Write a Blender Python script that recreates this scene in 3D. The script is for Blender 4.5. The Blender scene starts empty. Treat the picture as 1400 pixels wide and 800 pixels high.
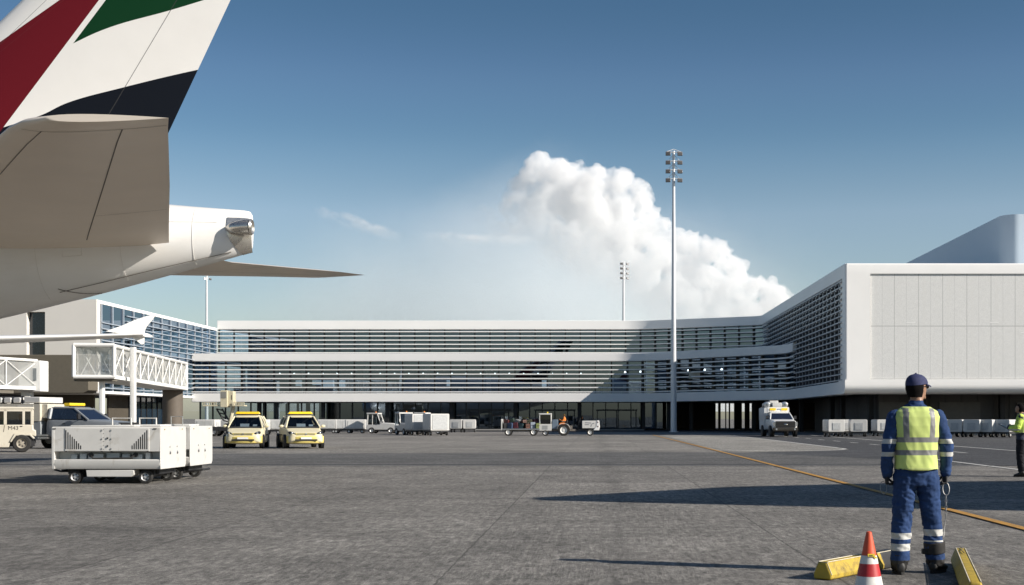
import bpy, bmesh, math, random
from math import sin, cos, pi, radians, sqrt, atan2, hypot
from mathutils import Vector, Matrix, noise as mnoise

random.seed(7)
scene = bpy.context.scene
COL = scene.collection

# ------------------------------------------------------------------ camera facts (photo 1400 x 800)
F_PX, PX, PY, CAM_H = 1800.0, 815.0, 573.0, 1.4


def P(px, py, Y):
    """a point of the place seen at photo pixel (px, py) and standing Y metres away"""
    return ((px - PX) / F_PX * Y, Y, CAM_H + (PY - py) / F_PX * Y)


# ------------------------------------------------------------------ mesh helper
class MB:
    def __init__(s):
        s.v, s.f, s.m = [], [], []
        s.M = None

    def add(s, V, F, m=0):
        o = len(s.v)
        if s.M is not None:
            V = [tuple(s.M @ Vector(p)) for p in V]
        s.v += [tuple(p) for p in V]
        for f in F:
            s.f.append([i + o for i in f])
            s.m.append(m)

    def box(s, x0, x1, y0, y1, z0, z1, m=0):
        V = [(x0, y0, z0), (x1, y0, z0), (x1, y1, z0), (x0, y1, z0), (x0, y0, z1), (x1, y0, z1), (x1, y1, z1), (x0, y1, z1)]
        s.add(V, [(0, 3, 2, 1), (4, 5, 6, 7), (0, 1, 5, 4), (1, 2, 6, 5), (2, 3, 7, 6), (3, 0, 4, 7)], m)

    def cbox(s, c, size, m=0, rz=0, rx=0, ry=0):
        R = Matrix.Translation(c) @ Matrix.Rotation(rz, 4, 'Z') @ Matrix.Rotation(ry, 4, 'Y') @ Matrix.Rotation(rx, 4, 'X')
        a, b, d = size[0] / 2, size[1] / 2, size[2] / 2
        V = [(-a, -b, -d), (a, -b, -d), (a, b, -d), (-a, b, -d), (-a, -b, d), (a, -b, d), (a, b, d), (-a, b, d)]
        s.add([tuple(R @ Vector(p)) for p in V], [(0, 3, 2, 1), (4, 5, 6, 7), (0, 1, 5, 4), (1, 2, 6, 5), (2, 3, 7, 6), (3, 0, 4, 7)], m)

    def loft(s, rings, m=0, caps=True, close=True):
        n = len(rings[0])
        V = [p for r in rings for p in r]
        F = []
        for i in range(len(rings) - 1):
            for j in range(n if close else n - 1):
                k = (j + 1) % n
                F.append((i * n + j, i * n + k, (i + 1) * n + k, (i + 1) * n + j))
        if caps and close:
            F.append(tuple(range(n - 1, -1, -1)))
            F.append(tuple(range((len(rings) - 1) * n, len(rings) * n)))
        s.add(V, F, m)

    def tube(s, a, b, r, r2=None, n=10, m=0, caps=True):
        s.path([a, b], [r, r if r2 is None else r2], n, m, caps)

    def path(s, pts, r, n=8, m=0, caps=True):
        pts = [Vector(p) for p in pts]
        rr = r if isinstance(r, (list, tuple)) else [r] * len(pts)
        rings = []
        up = None
        for i, p in enumerate(pts):
            if i == 0:
                t = pts[1] - p
            elif i == len(pts) - 1:
                t = p - pts[i - 1]
            else:
                t = (pts[i + 1] - p).normalized() + (p - pts[i - 1]).normalized()
            t.normalize()
            if up is None:
                up = Vector((0, 0, 1)) if abs(t.z) < .9 else Vector((1, 0, 0))
            u = t.cross(up)
            if u.length < 1e-6:
                u = t.orthogonal()
            u.normalize()
            w = u.cross(t).normalized()
            up = w
            rings.append([tuple(p + u * (rr[i] * cos(2 * pi * k / n)) + w * (rr[i] * sin(2 * pi * k / n))) for k in range(n)])
        s.loft(rings, m, caps)

    def prism(s, pts, d0, d1, ax='y', m=0):
        def q(p, d):
            return {'x': (d, p[0], p[1]), 'y': (p[0], d, p[1]), 'z': (p[0], p[1], d)}[ax]
        n = len(pts)
        V = [q(p, d0) for p in pts] + [q(p, d1) for p in pts]
        F = [tuple(range(n)), tuple(range(2 * n - 1, n - 1, -1))]
        F += [(i, i + n, (i + 1) % n + n, (i + 1) % n) for i in range(n)]
        s.add(V, F, m)

    def lathe(s, prof, c=(0, 0, 0), ax='z', n=16, m=0, caps=True):
        rings = []
        for (r, d) in prof:
            ring = []
            for k in range(n):
                a = 2 * pi * k / n
                p = {'z': (r * cos(a), r * sin(a), d), 'y': (r * cos(a), d, r * sin(a)), 'x': (d, r * cos(a), r * sin(a))}[ax]
                ring.append((p[0] + c[0], p[1] + c[1], p[2] + c[2]))
            rings.append(ring)
        s.loft(rings, m, caps)

    def ball(s, c, r, n=10, m=0, q=None):
        """ellipsoid; r a number or three radii; q a rotation matrix"""
        r = (r, r, r) if not isinstance(r, (tuple, list)) else r
        rings = []
        k = max(4, n // 2)
        for i in range(1, k):
            t = pi * i / k
            rings.append([(r[0] * sin(t) * cos(2 * pi * j / n), r[1] * sin(t) * sin(2 * pi * j / n), -r[2] * cos(t)) for j in range(n)])
        V = [p for ring in rings for p in ring] + [(0, 0, -r[2]), (0, 0, r[2])]
        F = []
        for i in range(len(rings) - 1):
            for j in range(n):
                F.append((i * n + j, i * n + (j + 1) % n, (i + 1) * n + (j + 1) % n, (i + 1) * n + j))
        a, b = len(V) - 2, len(V) - 1
        for j in range(n):
            F.append((a, (j + 1) % n, j))
            F.append((b, (len(rings) - 1) * n + j, (len(rings) - 1) * n + (j + 1) % n))
        Q = q or Matrix.Identity(3)
        s.add([tuple(Vector(c) + Q @ Vector(p)) for p in V], F, m)

    def rbox(s, x0, x1, y0, y1, z0, z1, r, ax='y', m=0, n=3):
        """a box with four rounded edges that run along ax"""
        A, B = {'y': ((x0, x1), (z0, z1)), 'x': ((y0, y1), (z0, z1)), 'z': ((x0, x1), (y0, y1))}[ax]
        d = {'y': (y0, y1), 'x': (x0, x1), 'z': (z0, z1)}[ax]
        s.prism(rrect(A[0], A[1], B[0], B[1], r, n), d[0], d[1], ax, m)

    def mesh(s, name, ang=32, smooth=True):
        me = bpy.data.meshes.new(name)
        me.from_pydata(s.v, [], s.f)
        me.polygons.foreach_set('material_index', s.m)
        bm = bmesh.new()
        bm.from_mesh(me)
        bmesh.ops.recalc_face_normals(bm, faces=bm.faces)
        bm.to_mesh(me)
        bm.free()
        if smooth:
            me.polygons.foreach_set('use_smooth', [True] * len(me.polygons))
            me.set_sharp_from_angle(angle=radians(ang))
        me.update()
        return me

    def build(s, name, mats, parent=None, bev=0, seg=2, ang=32, loc=None, rz=0, smooth=True):
        me = s.mesh(name, ang, smooth)
        for m in (mats if isinstance(mats, (list, tuple)) else [mats]):
            me.materials.append(m)
        o = bpy.data.objects.new(name, me)
        COL.objects.link(o)
        if parent is not None:
            o.parent = parent
        if loc is not None:
            o.location = loc
        if rz:
            o.rotation_euler.z = rz
        if bev:
            b = o.modifiers.new('bevel', 'BEVEL')
            b.width = bev
            b.segments = seg
            b.limit_method = 'ANGLE'
            b.angle_limit = radians(35)
            b.use_clamp_overlap = True
            b.harden_normals = False
        return o


def rrect(a0, a1, b0, b1, r, n=3):
    r = min(r, abs(a1 - a0) / 2.01, abs(b1 - b0) / 2.01)
    out = []
    for (cx, cy, s) in ((a1 - r, b1 - r, 0), (a0 + r, b1 - r, 1), (a0 + r, b0 + r, 2), (a1 - r, b0 + r, 3)):
        for k in range(n + 1):
            t = pi / 2 * (s + k / n)
            out.append((cx + r * cos(t), cy + r * sin(t)))
    return out


def tag(o, label=None, cat=None, group=None, kind=None):
    if label:
        o['label'] = label
    if cat:
        o['category'] = cat
    if group:
        o['group'] = group
    if kind:
        o['kind'] = kind
    return o


def thing(name, label, cat, loc=(0, 0, 0), rz=0, group=None):
    o = bpy.data.objects.new(name, None)
    COL.objects.link(o)
    o.empty_display_size = .3
    o.location = loc
    o.rotation_euler.z = rz
    return tag(o, label, cat, group)


def dup(root, loc, rz, label, group=None):
    def cp(o, parent):
        c = o.copy()
        COL.objects.link(c)
        if parent is not None:
            c.parent = parent
        for ch in list(o.children):
            cp(ch, c)
        return c
    r = cp(root, None)
    r.location = loc
    r.rotation_euler.z = rz
    r['label'] = label
    if group:
        r['group'] = group
    return r


# ------------------------------------------------------------------ material helper
class N:
    """small node-tree writer"""
    def __init__(s, name):
        s.mat = bpy.data.materials.new(name)
        s.mat.use_nodes = True
        s.t = s.mat.node_tree
        s.t.nodes.clear()
        s.out = s.t.nodes.new('ShaderNodeOutputMaterial')

    def node(s, kind, **kw):
        n = s.t.nodes.new(kind)
        for k, v in kw.items():
            setattr(n, k, v)
        return n

    def link(s, a, b):
        s.t.links.new(a, b)

    def val(s, sock, v):
        if hasattr(v, 'is_linked') or isinstance(v, bpy.types.NodeSocket):
            s.link(v, sock)
        else:
            sock.default_value = v

    def math(s, op, a, b=0.0, c=None, clamp=False):
        n = s.node('ShaderNodeMath', operation=op, use_clamp=clamp)
        s.val(n.inputs[0], a)
        s.val(n.inputs[1], b)
        if c is not None:
            s.val(n.inputs[2], c)
        return n.outputs[0]

    def mix(s, fac, a, b, kind='MIX'):
        n = s.node('ShaderNodeMix', data_type='RGBA', blend_type=kind)
        s.val(n.inputs[0], fac)
        s.val(n.inputs[6], a if not isinstance(a, tuple) else (*a[:3], 1))
        s.val(n.inputs[7], b if not isinstance(b, tuple) else (*b[:3], 1))
        return n.outputs[2]

    def noise(s, vec, scale, detail=4, rough=.55, dist=0, out='Fac'):
        n = s.node('ShaderNodeTexNoise')
        n.inputs['Scale'].default_value = scale
        n.inputs['Detail'].default_value = detail
        n.inputs['Roughness'].default_value = rough
        n.inputs['Distortion'].default_value = dist
        if vec is not None:
            s.link(vec, n.inputs['Vector'])
        return n.outputs[out]

    def mapv(s, vec, scale=(1, 1, 1), loc=(0, 0, 0), rot=(0, 0, 0)):
        n = s.node('ShaderNodeMapping')
        n.inputs['Scale'].default_value = scale
        n.inputs['Location'].default_value = loc
        n.inputs['Rotation'].default_value = rot
        s.link(vec, n.inputs['Vector'])
        return n.outputs[0]

    def ramp(s, fac, stops, interp='LINEAR'):
        n = s.node('ShaderNodeValToRGB')
        n.color_ramp.interpolation = interp
        e = n.color_ramp.elements
        while len(e) < len(stops):
            e.new(.5)
        for i, (p, c) in enumerate(stops):
            e[i].position = p
            e[i].color = c if isinstance(c, tuple) and len(c) == 4 else ((*c, 1) if isinstance(c, tuple) else (c, c, c, 1))
        s.val(n.inputs[0], fac)
        return n.outputs[0]

    def coord(s, which='Object'):
        return s.node('ShaderNodeTexCoord').outputs[which]

    def bump(s, height, strength=.2, dist=.02):
        n = s.node('ShaderNodeBump')
        n.inputs['Strength'].default_value = strength
        n.inputs['Distance'].default_value = dist
        s.link(height, n.inputs['Height'])
        return n.outputs[0]

    def pbr(s, col, rough=.5, metal=0, spec=.5, bump=None, coat=0):
        n = s.node('ShaderNodeBsdfPrincipled')
        s.val(n.inputs['Base Color'], (*col, 1) if isinstance(col, tuple) and len(col) == 3 else col)
        s.val(n.inputs['Roughness'], rough)
        s.val(n.inputs['Metallic'], metal)
        s.val(n.inputs['Specular IOR Level'], spec)
        n.inputs['Coat Weight'].default_value = coat
        if bump is not None:
            s.link(bump, n.inputs['Normal'])
        return n.outputs[0]

    def done(s, surf):
        s.link(surf, s.out.inputs['Surface'])
        return s.mat


_mats = {}


def M(name, col, rough=.5, metal=0, spec=.5, var=.08, scale=3.0, bump=0, coat=0, dirt=None, dscale=2.0, dth=.58):
    """painted / plain surface with slight uneven colour; dirt = colour of blotchy wear"""
    if name in _mats:
        return _mats[name]
    n = N(name)
    c = n.coord()
    f = n.noise(c, scale, 5, .6)
    lo = tuple(max(0, x * (1 - var)) for x in col)
    hi = tuple(min(1, x * (1 + var)) for x in col)
    k = n.ramp(f, [(.3, lo), (.7, hi)])
    if dirt:
        g = n.noise(c, dscale, 8, .7, .6)
        k = n.mix(n.ramp(g, [(dth, 0.0), (dth + .18, .8)]), k, dirt)
    r = n.ramp(n.noise(c, scale * 4, 4), [(.3, max(0.02, rough * .85)), (.7, min(1, rough * 1.15))])
    b = n.bump(n.noise(c, scale * 30, 3), bump, .01) if bump else None
    _mats[name] = n.done(n.pbr(k, r, metal, spec, b, coat))
    return _mats[name]


def emit(name, col, strength):
    n = N(name)
    e = n.node('ShaderNodeEmission')
    e.inputs[0].default_value = (*col, 1)
    e.inputs[1].default_value = strength
    return n.done(e.outputs[0])


def glass(name, tint, refl=.25, ior=1.6, rough=.01, rtint=(1, 1, 1)):
    n = N(name)
    t = n.node('ShaderNodeBsdfTransparent')
    t.inputs[0].default_value = (*tint, 1)
    g = n.node('ShaderNodeBsdfGlossy')
    g.inputs[0].default_value = (*rtint, 1)
    g.inputs[1].default_value = rough
    lw = n.node('ShaderNodeLayerWeight')
    lw.inputs[0].default_value = .5
    f0 = ((ior - 1) / (ior + 1)) ** 2 + refl
    fac = n.math('ADD', n.math('MULTIPLY', n.math('POWER', lw.outputs['Facing'], 5.0), 1 - f0), f0, clamp=True)
    m = n.node('ShaderNodeMixShader')
    n.link(fac, m.inputs[0])
    n.link(t.outputs[0], m.inputs[1])
    n.link(g.outputs[0], m.inputs[2])
    return n.done(m.outputs[0])


# ------------------------------------------------------------------ common materials
WHITE = M('white_paint', (.80, .79, .77), .35, var=.03, scale=.6)
WHITE_V = M('white_vehicle_paint', (.60, .59, .565), .38, var=.05, scale=2, dirt=(.36, .32, .26), dscale=1.8, dth=.58)
CREAM_V = M('cream_vehicle_paint', (.56, .52, .43), .4, var=.06, scale=2, dirt=(.40, .33, .24), dscale=2.2, dth=.60)
IVORY = M('ivory_car_paint', (.70, .63, .43), .32, var=.02, scale=.7)
YELLOW_CAR = M('yellow_car_paint', (.70, .57, .18), .4, var=.04)
GREY_PAINT = M('grey_paint', (.38, .40, .42), .45, var=.06)
MIDGREY = M('mid_grey_metal', (.25, .27, .28), .45, .3, var=.1)
DARK = M('dark_plastic', (.022, .022, .024), .55, var=.2)
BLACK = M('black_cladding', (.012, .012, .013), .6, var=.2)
RUBBER = M('tyre_rubber', (.022, .021, .020), .85, var=.25, scale=12, dirt=(.09, .08, .07), dscale=9, dth=.6)
STEEL = M('bare_steel', (.55, .55, .54), .35, .9, var=.12)
CHROME = M('polished_metal', (.75, .74, .72), .18, 1.0, var=.05)
RIM = M('rim_silver', (.60, .60, .60), .4, .5, var=.1)
AMBER = M('amber_lens', (.90, .62, .03), .25, var=.1)
ORANGE_L = M('orange_lens', (.85, .25, .03), .3)
LAMP = M('lamp_glass', (.55, .57, .58), .12, .6)
CAR_GLASS = glass('car_glass', (.42, .48, .52), .03, 1.4)
DARK_GLASS = M('dark_car_glass', (.015, .022, .035), .06, spec=.8, var=.2)
# ================================================================== SKY, SUN, CAMERA
SUN_EL = radians(27.5)
sun_dir = Vector((.94 * cos(SUN_EL), -.345 * cos(SUN_EL), sin(SUN_EL))).normalized()   # towards the sun
world = bpy.data.worlds.new('World')
scene.world = world
world.use_nodes = True
wt = world.node_tree
bg = wt.nodes['Background']
sky = wt.nodes.new('ShaderNodeTexSky')
sky.sky_type = 'NISHITA'
sky.sun_disc = False
sky.sun_elevation = SUN_EL
sky.sun_rotation = atan2(sun_dir.x, sun_dir.y)
sky.altitude = 300
sky.air_density = 1.0
sky.dust_density = 1.2
sky.ozone_density = 1.6
# the clear upper sky is deeper and the air near the horizon paler than the bare model gives
tc = wt.nodes.new('ShaderNodeTexCoord')
sx = wt.nodes.new('ShaderNodeSeparateXYZ')
rp = wt.nodes.new('ShaderNodeValToRGB')
mx = wt.nodes.new('ShaderNodeMix')
mx.data_type = 'RGBA'; mx.blend_type = 'MULTIPLY'; mx.inputs[0].default_value = 1
wt.links.new(tc.outputs['Generated'], sx.inputs[0])
wt.links.new(sx.outputs[2], rp.inputs[0])
rp.color_ramp.interpolation = 'CARDINAL'
el = rp.color_ramp.elements
stops = [(0, (1.15, 1.38, 2.15)), (.035, (1.22, 1.32, 1.75)), (.079, (1.27, 1.23, 1.30)), (.15, (1.02, 1.02, 1.02)), (.203, (.66, .80, .85)), (.254, (.53, .67, .765)), (.303, (.405, .57, .66)), (.6, (.42, .58, .72)), (1, (.5, .66, .8))]
while len(el) < len(stops):
    el.new(.5)
for i, (p_, c_) in enumerate(stops):
    el[i].position = p_
    el[i].color = (*c_, 1)
wt.links.new(sky.outputs[0], mx.inputs[6])
wt.links.new(rp.outputs[0], mx.inputs[7])
wt.links.new(mx.outputs[2], bg.inputs[0])
bg.inputs[1].default_value = .0765

sl = bpy.data.lights.new('sun', 'SUN')
sl.energy = 4.6
sl.angle = radians(.5)
sl.color = (1.0, .93, .84)
so = bpy.data.objects.new('sun', sl)
COL.objects.link(so)
so.location = (60, -40, 60)
so.rotation_euler = (-sun_dir).to_track_quat('-Z', 'Y').to_euler()

cam = bpy.data.cameras.new('camera')
co = bpy.data.objects.new('camera', cam)
COL.objects.link(co)
co.location = (0, 0, CAM_H)
co.rotation_euler = (pi / 2, 0, 0)
cam.sensor_width = 36
cam.lens = F_PX / 1400 * 36
cam.shift_x = (700 - PX) / 1400
cam.shift_y = (PY - 400) / 1400
cam.clip_start = .1
cam.clip_end = 30000
scene.camera = co
vs = scene.view_settings
vs.view_transform = 'Standard'
vs.look = 'None'
vs.gamma = 1
vs.exposure = .60
vs.use_curve_mapping = False
try:
    scene.cycles.use_denoising = True
    scene.cycles.transparent_max_bounces = 24
    scene.cycles.max_bounces = 8
    scene.cycles.caustics_reflective = False
    scene.cycles.caustics_refractive = False
    scene.cycles.sample_clamp_indirect = 6
except Exception:
    pass

# ================================================================== GROUND


def ground_mat(name, base, joint=True, coarse=1.0):
    n = N(name)
    c = n.node('ShaderNodeNewGeometry').outputs['Position']
    big = n.noise(c, .05, 4, .6)
    mid = n.noise(c, .55, 6, .7, .5)
    s1 = n.noise(n.mapv(c, (22, 1.3, 1)), 1.0, 6, .75)            # brushed along the slabs
    s2 = n.noise(n.mapv(c, (5, 2.4, 1), rot=(0, 0, .25)), 1.0, 6, .78, .6)   # and across them
    sel = n.ramp(n.noise(n.mapv(c, (.34, .10, 1)), 1.0, 3), [(.46, 0.0), (.74, 1.0)])
    st = n.mix(sel, s1, s2)
    fine = n.noise(c, 30, 5, .8)
    grit = n.noise(c, 95, 3, .7)
    col = n.ramp(st, [(.30, tuple(x * .40 for x in base)), (.50, base), (.70, tuple(x * 1.75 for x in base))])
    col = n.mix(.5, col, n.ramp(fine, [(.34, tuple(x * .22 for x in base)), (.50, base), (.66, tuple(x * 2.3 for x in base))]))
    col = n.mix(n.math('MULTIPLY', n.ramp(grit, [(.36, 1.0), (.48, 0.0)]), .75 * coarse), col, tuple(x * .18 for x in base))
    col = n.mix(n.math('MULTIPLY', n.ramp(grit, [(.55, 0.0), (.66, 1.0)]), .45 * coarse), col, tuple(x * 2.2 for x in base))
    col = n.mix(1.0, col, n.ramp(big, [(.3, .80), (.7, 1.20)]), 'MULTIPLY')
    col = n.mix(1.0, col, n.ramp(mid, [(.28, .66), (.72, 1.32)]), 'MULTIPLY')
    blot = n.noise(n.mapv(c, (1, .42, 1)), 9, 7, .82, .3)
    col = n.mix(1.0, col, n.ramp(blot, [(.34, .42), (.50, .98), (.66, 1.7)]), 'MULTIPLY')
    # oil and tyre stains
    stn = n.noise(n.mapv(c, (.35, .12, 1)), 1.0, 6, .7, 1.2)
    col = n.mix(n.ramp(stn, [(.58, 0.0), (.80, .6)]), col, tuple(x * .45 for x in base))
    # wheel tracks either side of the taxi line
    sp = n.node('ShaderNodeSeparateXYZ')
    n.link(c, sp.inputs[0])
    wv_ = n.math('ADD', sp.outputs[0], n.math('MULTIPLY', n.math('SUBTRACT', n.noise(c, .12, 3), .5), 1.6))
    trk = n.math('SUBTRACT', 1.0, n.math('DIVIDE', n.math('ABSOLUTE', n.math('SUBTRACT', n.math('ABSOLUTE', n.math('SUBTRACT', wv_, 3.0)), 2.6)), .45), clamp=True)
    trk = n.math('MULTIPLY', trk, n.ramp(n.noise(n.mapv(c, (1.5, .2, 1)), 1.0, 4), [(.35, 0.0), (.65, .5)]))
    col = n.mix(trk, col, tuple(x * .45 for x in base))
    if joint:
        sep = n.node('ShaderNodeSeparateXYZ')
        n.link(c, sep.inputs[0])

        def seam(sock, off, period, w):
            f = n.math('FRACT', n.math('DIVIDE', n.math('ADD', sock, off), period))
            d = n.math('MULTIPLY', n.math('MINIMUM', f, n.math('SUBTRACT', 1.0, f)), period)
            return n.math('SUBTRACT', 1.0, n.math('SMOOTH_MIN', n.math('DIVIDE', d, w), 1.0, .1), clamp=True)
        wob = n.math('MULTIPLY', n.math('SUBTRACT', n.noise(c, 3.0, 3), .5), .05)
        sx = seam(n.math('ADD', sep.outputs[0], wob), 1.37, 3.5, .018)
        sy = seam(n.math('ADD', sep.outputs[1], wob), 1.0, 6.0, .03)
        jf = n.math('MULTIPLY', n.math('MAXIMUM', sx, n.math('MULTIPLY', sy, .7)), .85)
        col = n.mix(jf, col, tuple(x * .25 for x in base))
        # each slab its own tone
        cell = n.node('ShaderNodeTexWhiteNoise', noise_dimensions='2D')
        cb = n.node('ShaderNodeCombineXYZ')
        n.link(n.math('FLOOR', n.math('DIVIDE', n.math('ADD', sep.outputs[0], 1.37), 3.5)), cb.inputs[0])
        n.link(n.math('FLOOR', n.math('DIVIDE', n.math('ADD', sep.outputs[1], 1.0), 6.0)), cb.inputs[1])
        n.link(cb.outputs[0], cell.inputs[0])
        col = n.mix(1.0, col, n.ramp(cell.outputs[0], [(0, .90), (1, 1.10)]), 'MULTIPLY')
    h = n.math('ADD', n.math('MULTIPLY', st, .8), n.math('ADD', n.math('MULTIPLY', fine, .8), n.math('MULTIPLY', grit, .35)))
    return n.done(n.pbr(col, .85, 0, .3, n.bump(h, .9, .018)))


CONCRETE = ground_mat('apron_concrete', (.176, .165, .149))
CONCRETE_L = ground_mat('pale_concrete', (.25, .237, .212), coarse=.6)
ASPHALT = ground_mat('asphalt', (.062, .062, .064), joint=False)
ASPHALT_D = ground_mat('dark_asphalt', (.036, .037, .040), joint=False)


def sheet(name, polys, z, mat, cuts=1):
    mb = MB()
    for p in polys:
        mb.add([(x, y, z) for x, y in p], [tuple(range(len(p)))])
    o = mb.build(name, mat, smooth=False)
    return tag(o, kind='structure')


sheet('ground', [[(-9000, -3000), (9000, -3000), (9000, 12000), (-9000, 12000)]], 0, CONCRETE)


def arc(cx, cy, r, a0, a1, n=12):
    return [(cx + r * cos(radians(a0 + (a1 - a0) * i / n)), cy + r * sin(radians(a0 + (a1 - a0) * i / n))) for i in range(n + 1)]


# service road: one leg across the apron, one leg along the right-hand pier
RX, RY0, RY1 = 11.8, 40.3, 53.0
road = [(11.8, RY0 - 1.2), (60, RY0 - 7), (60, 118), (11.8, 118), (11.8, 62)] + arc(5.8, 62, 6, 0, -55, 8) + [(6.2, 54.9), (9.5, 47)]
sheet('road', [road], .004, ASPHALT)
ASPHALT_W = ground_mat('worn_asphalt', (.105, .102, .097), joint=False)
lane = [(-160, RY0), (11.8, RY0 - 1.2), (9.5, 47), (6.2, 54.9), (2.5, 55.6), (-4, 54.2), (-14, RY1), (-160, RY1)]
sheet('taxi_lane', [lane], .004, ASPHALT_W)
sheet('pavement', [[(-75, 149), (9, 141), (20.5, 128), (20.5, 134), (20.5, 170), (-75, 170)]], .004, ASPHALT_D)
sheet('shadow_strip', [[(-160, RY0), (-160, RY0 + 1.2), (11.8, RY0 + .1), (11.8, RY0 - .75)], [(11.8, RY0 - .75), (60, RY0 - 5.7), (60, RY0 - 6.7), (11.8, RY0 - 1.1)]], .008, ASPHALT)  # thin shadow along the road's near edge, laid as darker asphalt
# patches of other concrete
sheet('concrete_patch', [[(-14, 54.0), (-4, 55.4), (4.6, 57.5), (4.75, 112), (-7.5, 112), (-27, 92), (-27, 66)]], .004, ground_mat('worn_concrete', (.195, .182, .162)))
isl = [(5.4, 113), (5.4, 57.2)] + [(2.9, 56.2)][:0] + arc(5.6, 62.3, 5.9, -60, 0, 8) + [(11.5, 70), (11.5, 113)]
sheet('concrete_island', [isl], .008, CONCRETE_L)


def paint_mat(name, col, worn):
    n = N(name)
    c = n.node('ShaderNodeNewGeometry').outputs['Position']
    w = n.noise(c, 6, 8, .75, .3)
    k = n.mix(n.ramp(w, [(.48, 0.0), (.72, worn)]), (*col, 1), (.11, .105, .10, 1))
    k = n.mix(1.0, k, n.ramp(n.noise(c, 60, 3), [(.3, .75), (.7, 1.1)]), 'MULTIPLY')
    return n.done(n.pbr(k, .75, 0, .3, n.bump(n.noise(c, 60, 3), .3, .01)))


LINE_W = paint_mat('white_road_paint', (.62, .61, .57), .7)
LINE_Y = paint_mat('yellow_road_paint', (.50, .26, .05), .95)


def strip(path, w):
    polys = []
    for (a, b) in zip(path[:-1], path[1:]):
        dx, dy = b[0] - a[0], b[1] - a[1]
        L = hypot(dx, dy)
        nx, ny = -dy / L * w / 2, dx / L * w / 2
        polys.append([(a[0] + nx, a[1] + ny), (a[0] - nx, a[1] - ny), (b[0] - nx, b[1] - ny), (b[0] + nx, b[1] + ny)])
    return polys


sheet('yellow_line_marking', strip([(5.45, 9), (5.3, 60), (4.95, 114)], .15), .016, LINE_Y)
wl = strip([(11.65, 112), (11.65, 64)], .20) + strip([(11.65, 64)] + arc(5.6, 62.3, 6.05, 8, -60, 10), .20)
wl += strip([(18.4, 113), (18.4, 50)], .20) + strip([(11.7, 46), (11.6, 33.5)], .16)
for k in range(12):
    y0 = 54 + k * 5.6
    wl += strip([(15.2, y0), (15.2, y0 + 2.4)], .16)
wl += strip([(-160, RY0 - .09), (11.8, RY0 - 1.29)], .12)
sheet('white_line_marking', wl, .012, LINE_W)
# kerb in front of the ground floor
kb = MB()
kb.box(-50, 6, 163.5, 163.8, 0, .14)
kb.box(21.5, 75, 113.0, 113.3, 0, .14)
tag(kb.build('kerb', M('kerb_stone', (.30, .29, .27), .8), bev=.02), kind='structure')

# ================================================================== TERMINAL


def fillet(pts, radii, n=8):
    out = [pts[0]]
    for i in range(1, len(pts) - 1):
        p, a, b = Vector(pts[i]), Vector(pts[i - 1]), Vector(pts[i + 1])
        r = radii[i]
        u, w = (a - p).normalized(), (b - p).normalized()
        ang = u.angle(w)
        if r <= 0 or ang > 3.1:
            out.append(tuple(p))
            continue
        t = r / math.tan(ang / 2)
        p0, p1 = p + u * t, p + w * t
        c = p + (u + w).normalized() * (r / sin(ang / 2))
        a0 = atan2(p0.y - c.y, p0.x - c.x)
        a1 = atan2(p1.y - c.y, p1.x - c.x)
        d = (a1 - a0 + pi) % (2 * pi) - pi
        for k in range(n + 1):
            out.append((c.x + r * cos(a0 + d * k / n), c.y + r * sin(a0 + d * k / n)))
    out.append(pts[-1])
    return out


def offset(path, d):
    """path moved d metres towards its right-hand side (the outside of the facade)"""
    out = []
    for i, p in enumerate(path):
        p = Vector(p)
        ns = []
        if i > 0:
            t = (p - Vector(path[i - 1])).normalized()
            ns.append(Vector((t.y, -t.x)))
        if i < len(path) - 1:
            t = (Vector(path[i + 1]) - p).normalized()
            ns.append(Vector((t.y, -t.x)))
        nn = sum(ns, Vector((0, 0)))
        nn.normalize()
        k = 1 / max(.3, nn.dot(ns[0]))
        out.append(tuple(p + nn * d * k))
    return out


def band(mb, path, d0, d1, h0, h1, m=0):
    A, B = offset(path, d1), offset(path, d0)
    mb.loft([[(a[0], a[1], h0), (a[0], a[1], h1), (b[0], b[1], h1), (b[0], b[1], h0)] for a, b in zip(A, B)], m)


def resample(path, step):
    """points every step metres along the path"""
    pts, acc, out = [Vector(p) for p in path], 0.0, []
    want = 0.0
    for a, b in zip(pts[:-1], pts[1:]):
        L = (b - a).length
        while want <= acc + L + 1e-6:
            t = (want - acc) / L if L else 0
            out.append((tuple(a.lerp(b, t)), tuple((b - a).normalized())))
            want += step
        acc += L
    return out


XS = 20.8                                   # side wall of the right-hand pier
LOW = fillet([(-50.1, 163), (5.6, 163), (20.8, 144), (XS, 110.80)], [0, 7, 6, 0])
LOW_S = [p for p in LOW if not (p[0] > XS - .01 and p[1] < 139)] + [(XS, 139.5)]
UPP = fillet([(-50.1, 174), (6.3, 174), (XS, 165.9), (XS, 110.15)], [0, 10, 1.5, 0])
UPP_S = [p for p in UPP if p[1] > 160] + [(XS, 161)]

PANEL_W = M('white_facade_panel', (.90, .885, .855), .42, var=.025, scale=.25)
SLAT_W = M('white_louvre', (.88, .87, .85), .35, var=.03, scale=.5)
MULLION = M('dark_mullion', (.018, .019, .021), .4, var=.1)
CEIL = M('interior_ceiling', (.40, .40, .38), .8)
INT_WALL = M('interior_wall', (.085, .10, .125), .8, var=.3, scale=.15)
INT_FLOOR = M('interior_floor', (.16, .16, .155), .5)
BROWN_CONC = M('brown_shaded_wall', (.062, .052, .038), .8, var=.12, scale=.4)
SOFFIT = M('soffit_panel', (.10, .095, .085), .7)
TGLASS = glass('terminal_glass', (.38, .49, .60), .17, 1.55, rtint=(.58, .78, 1.0))
GGLASS = glass('ground_floor_glass', (.52, .60, .62), .12, 1.5, rtint=(.66, .82, 1.0))

term = thing('terminal_building', 'long white terminal with horizontal louvres curving into a deep white pier on the right', 'building', (0, 165, 0))
term.location = (0, 0, 0)

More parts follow.
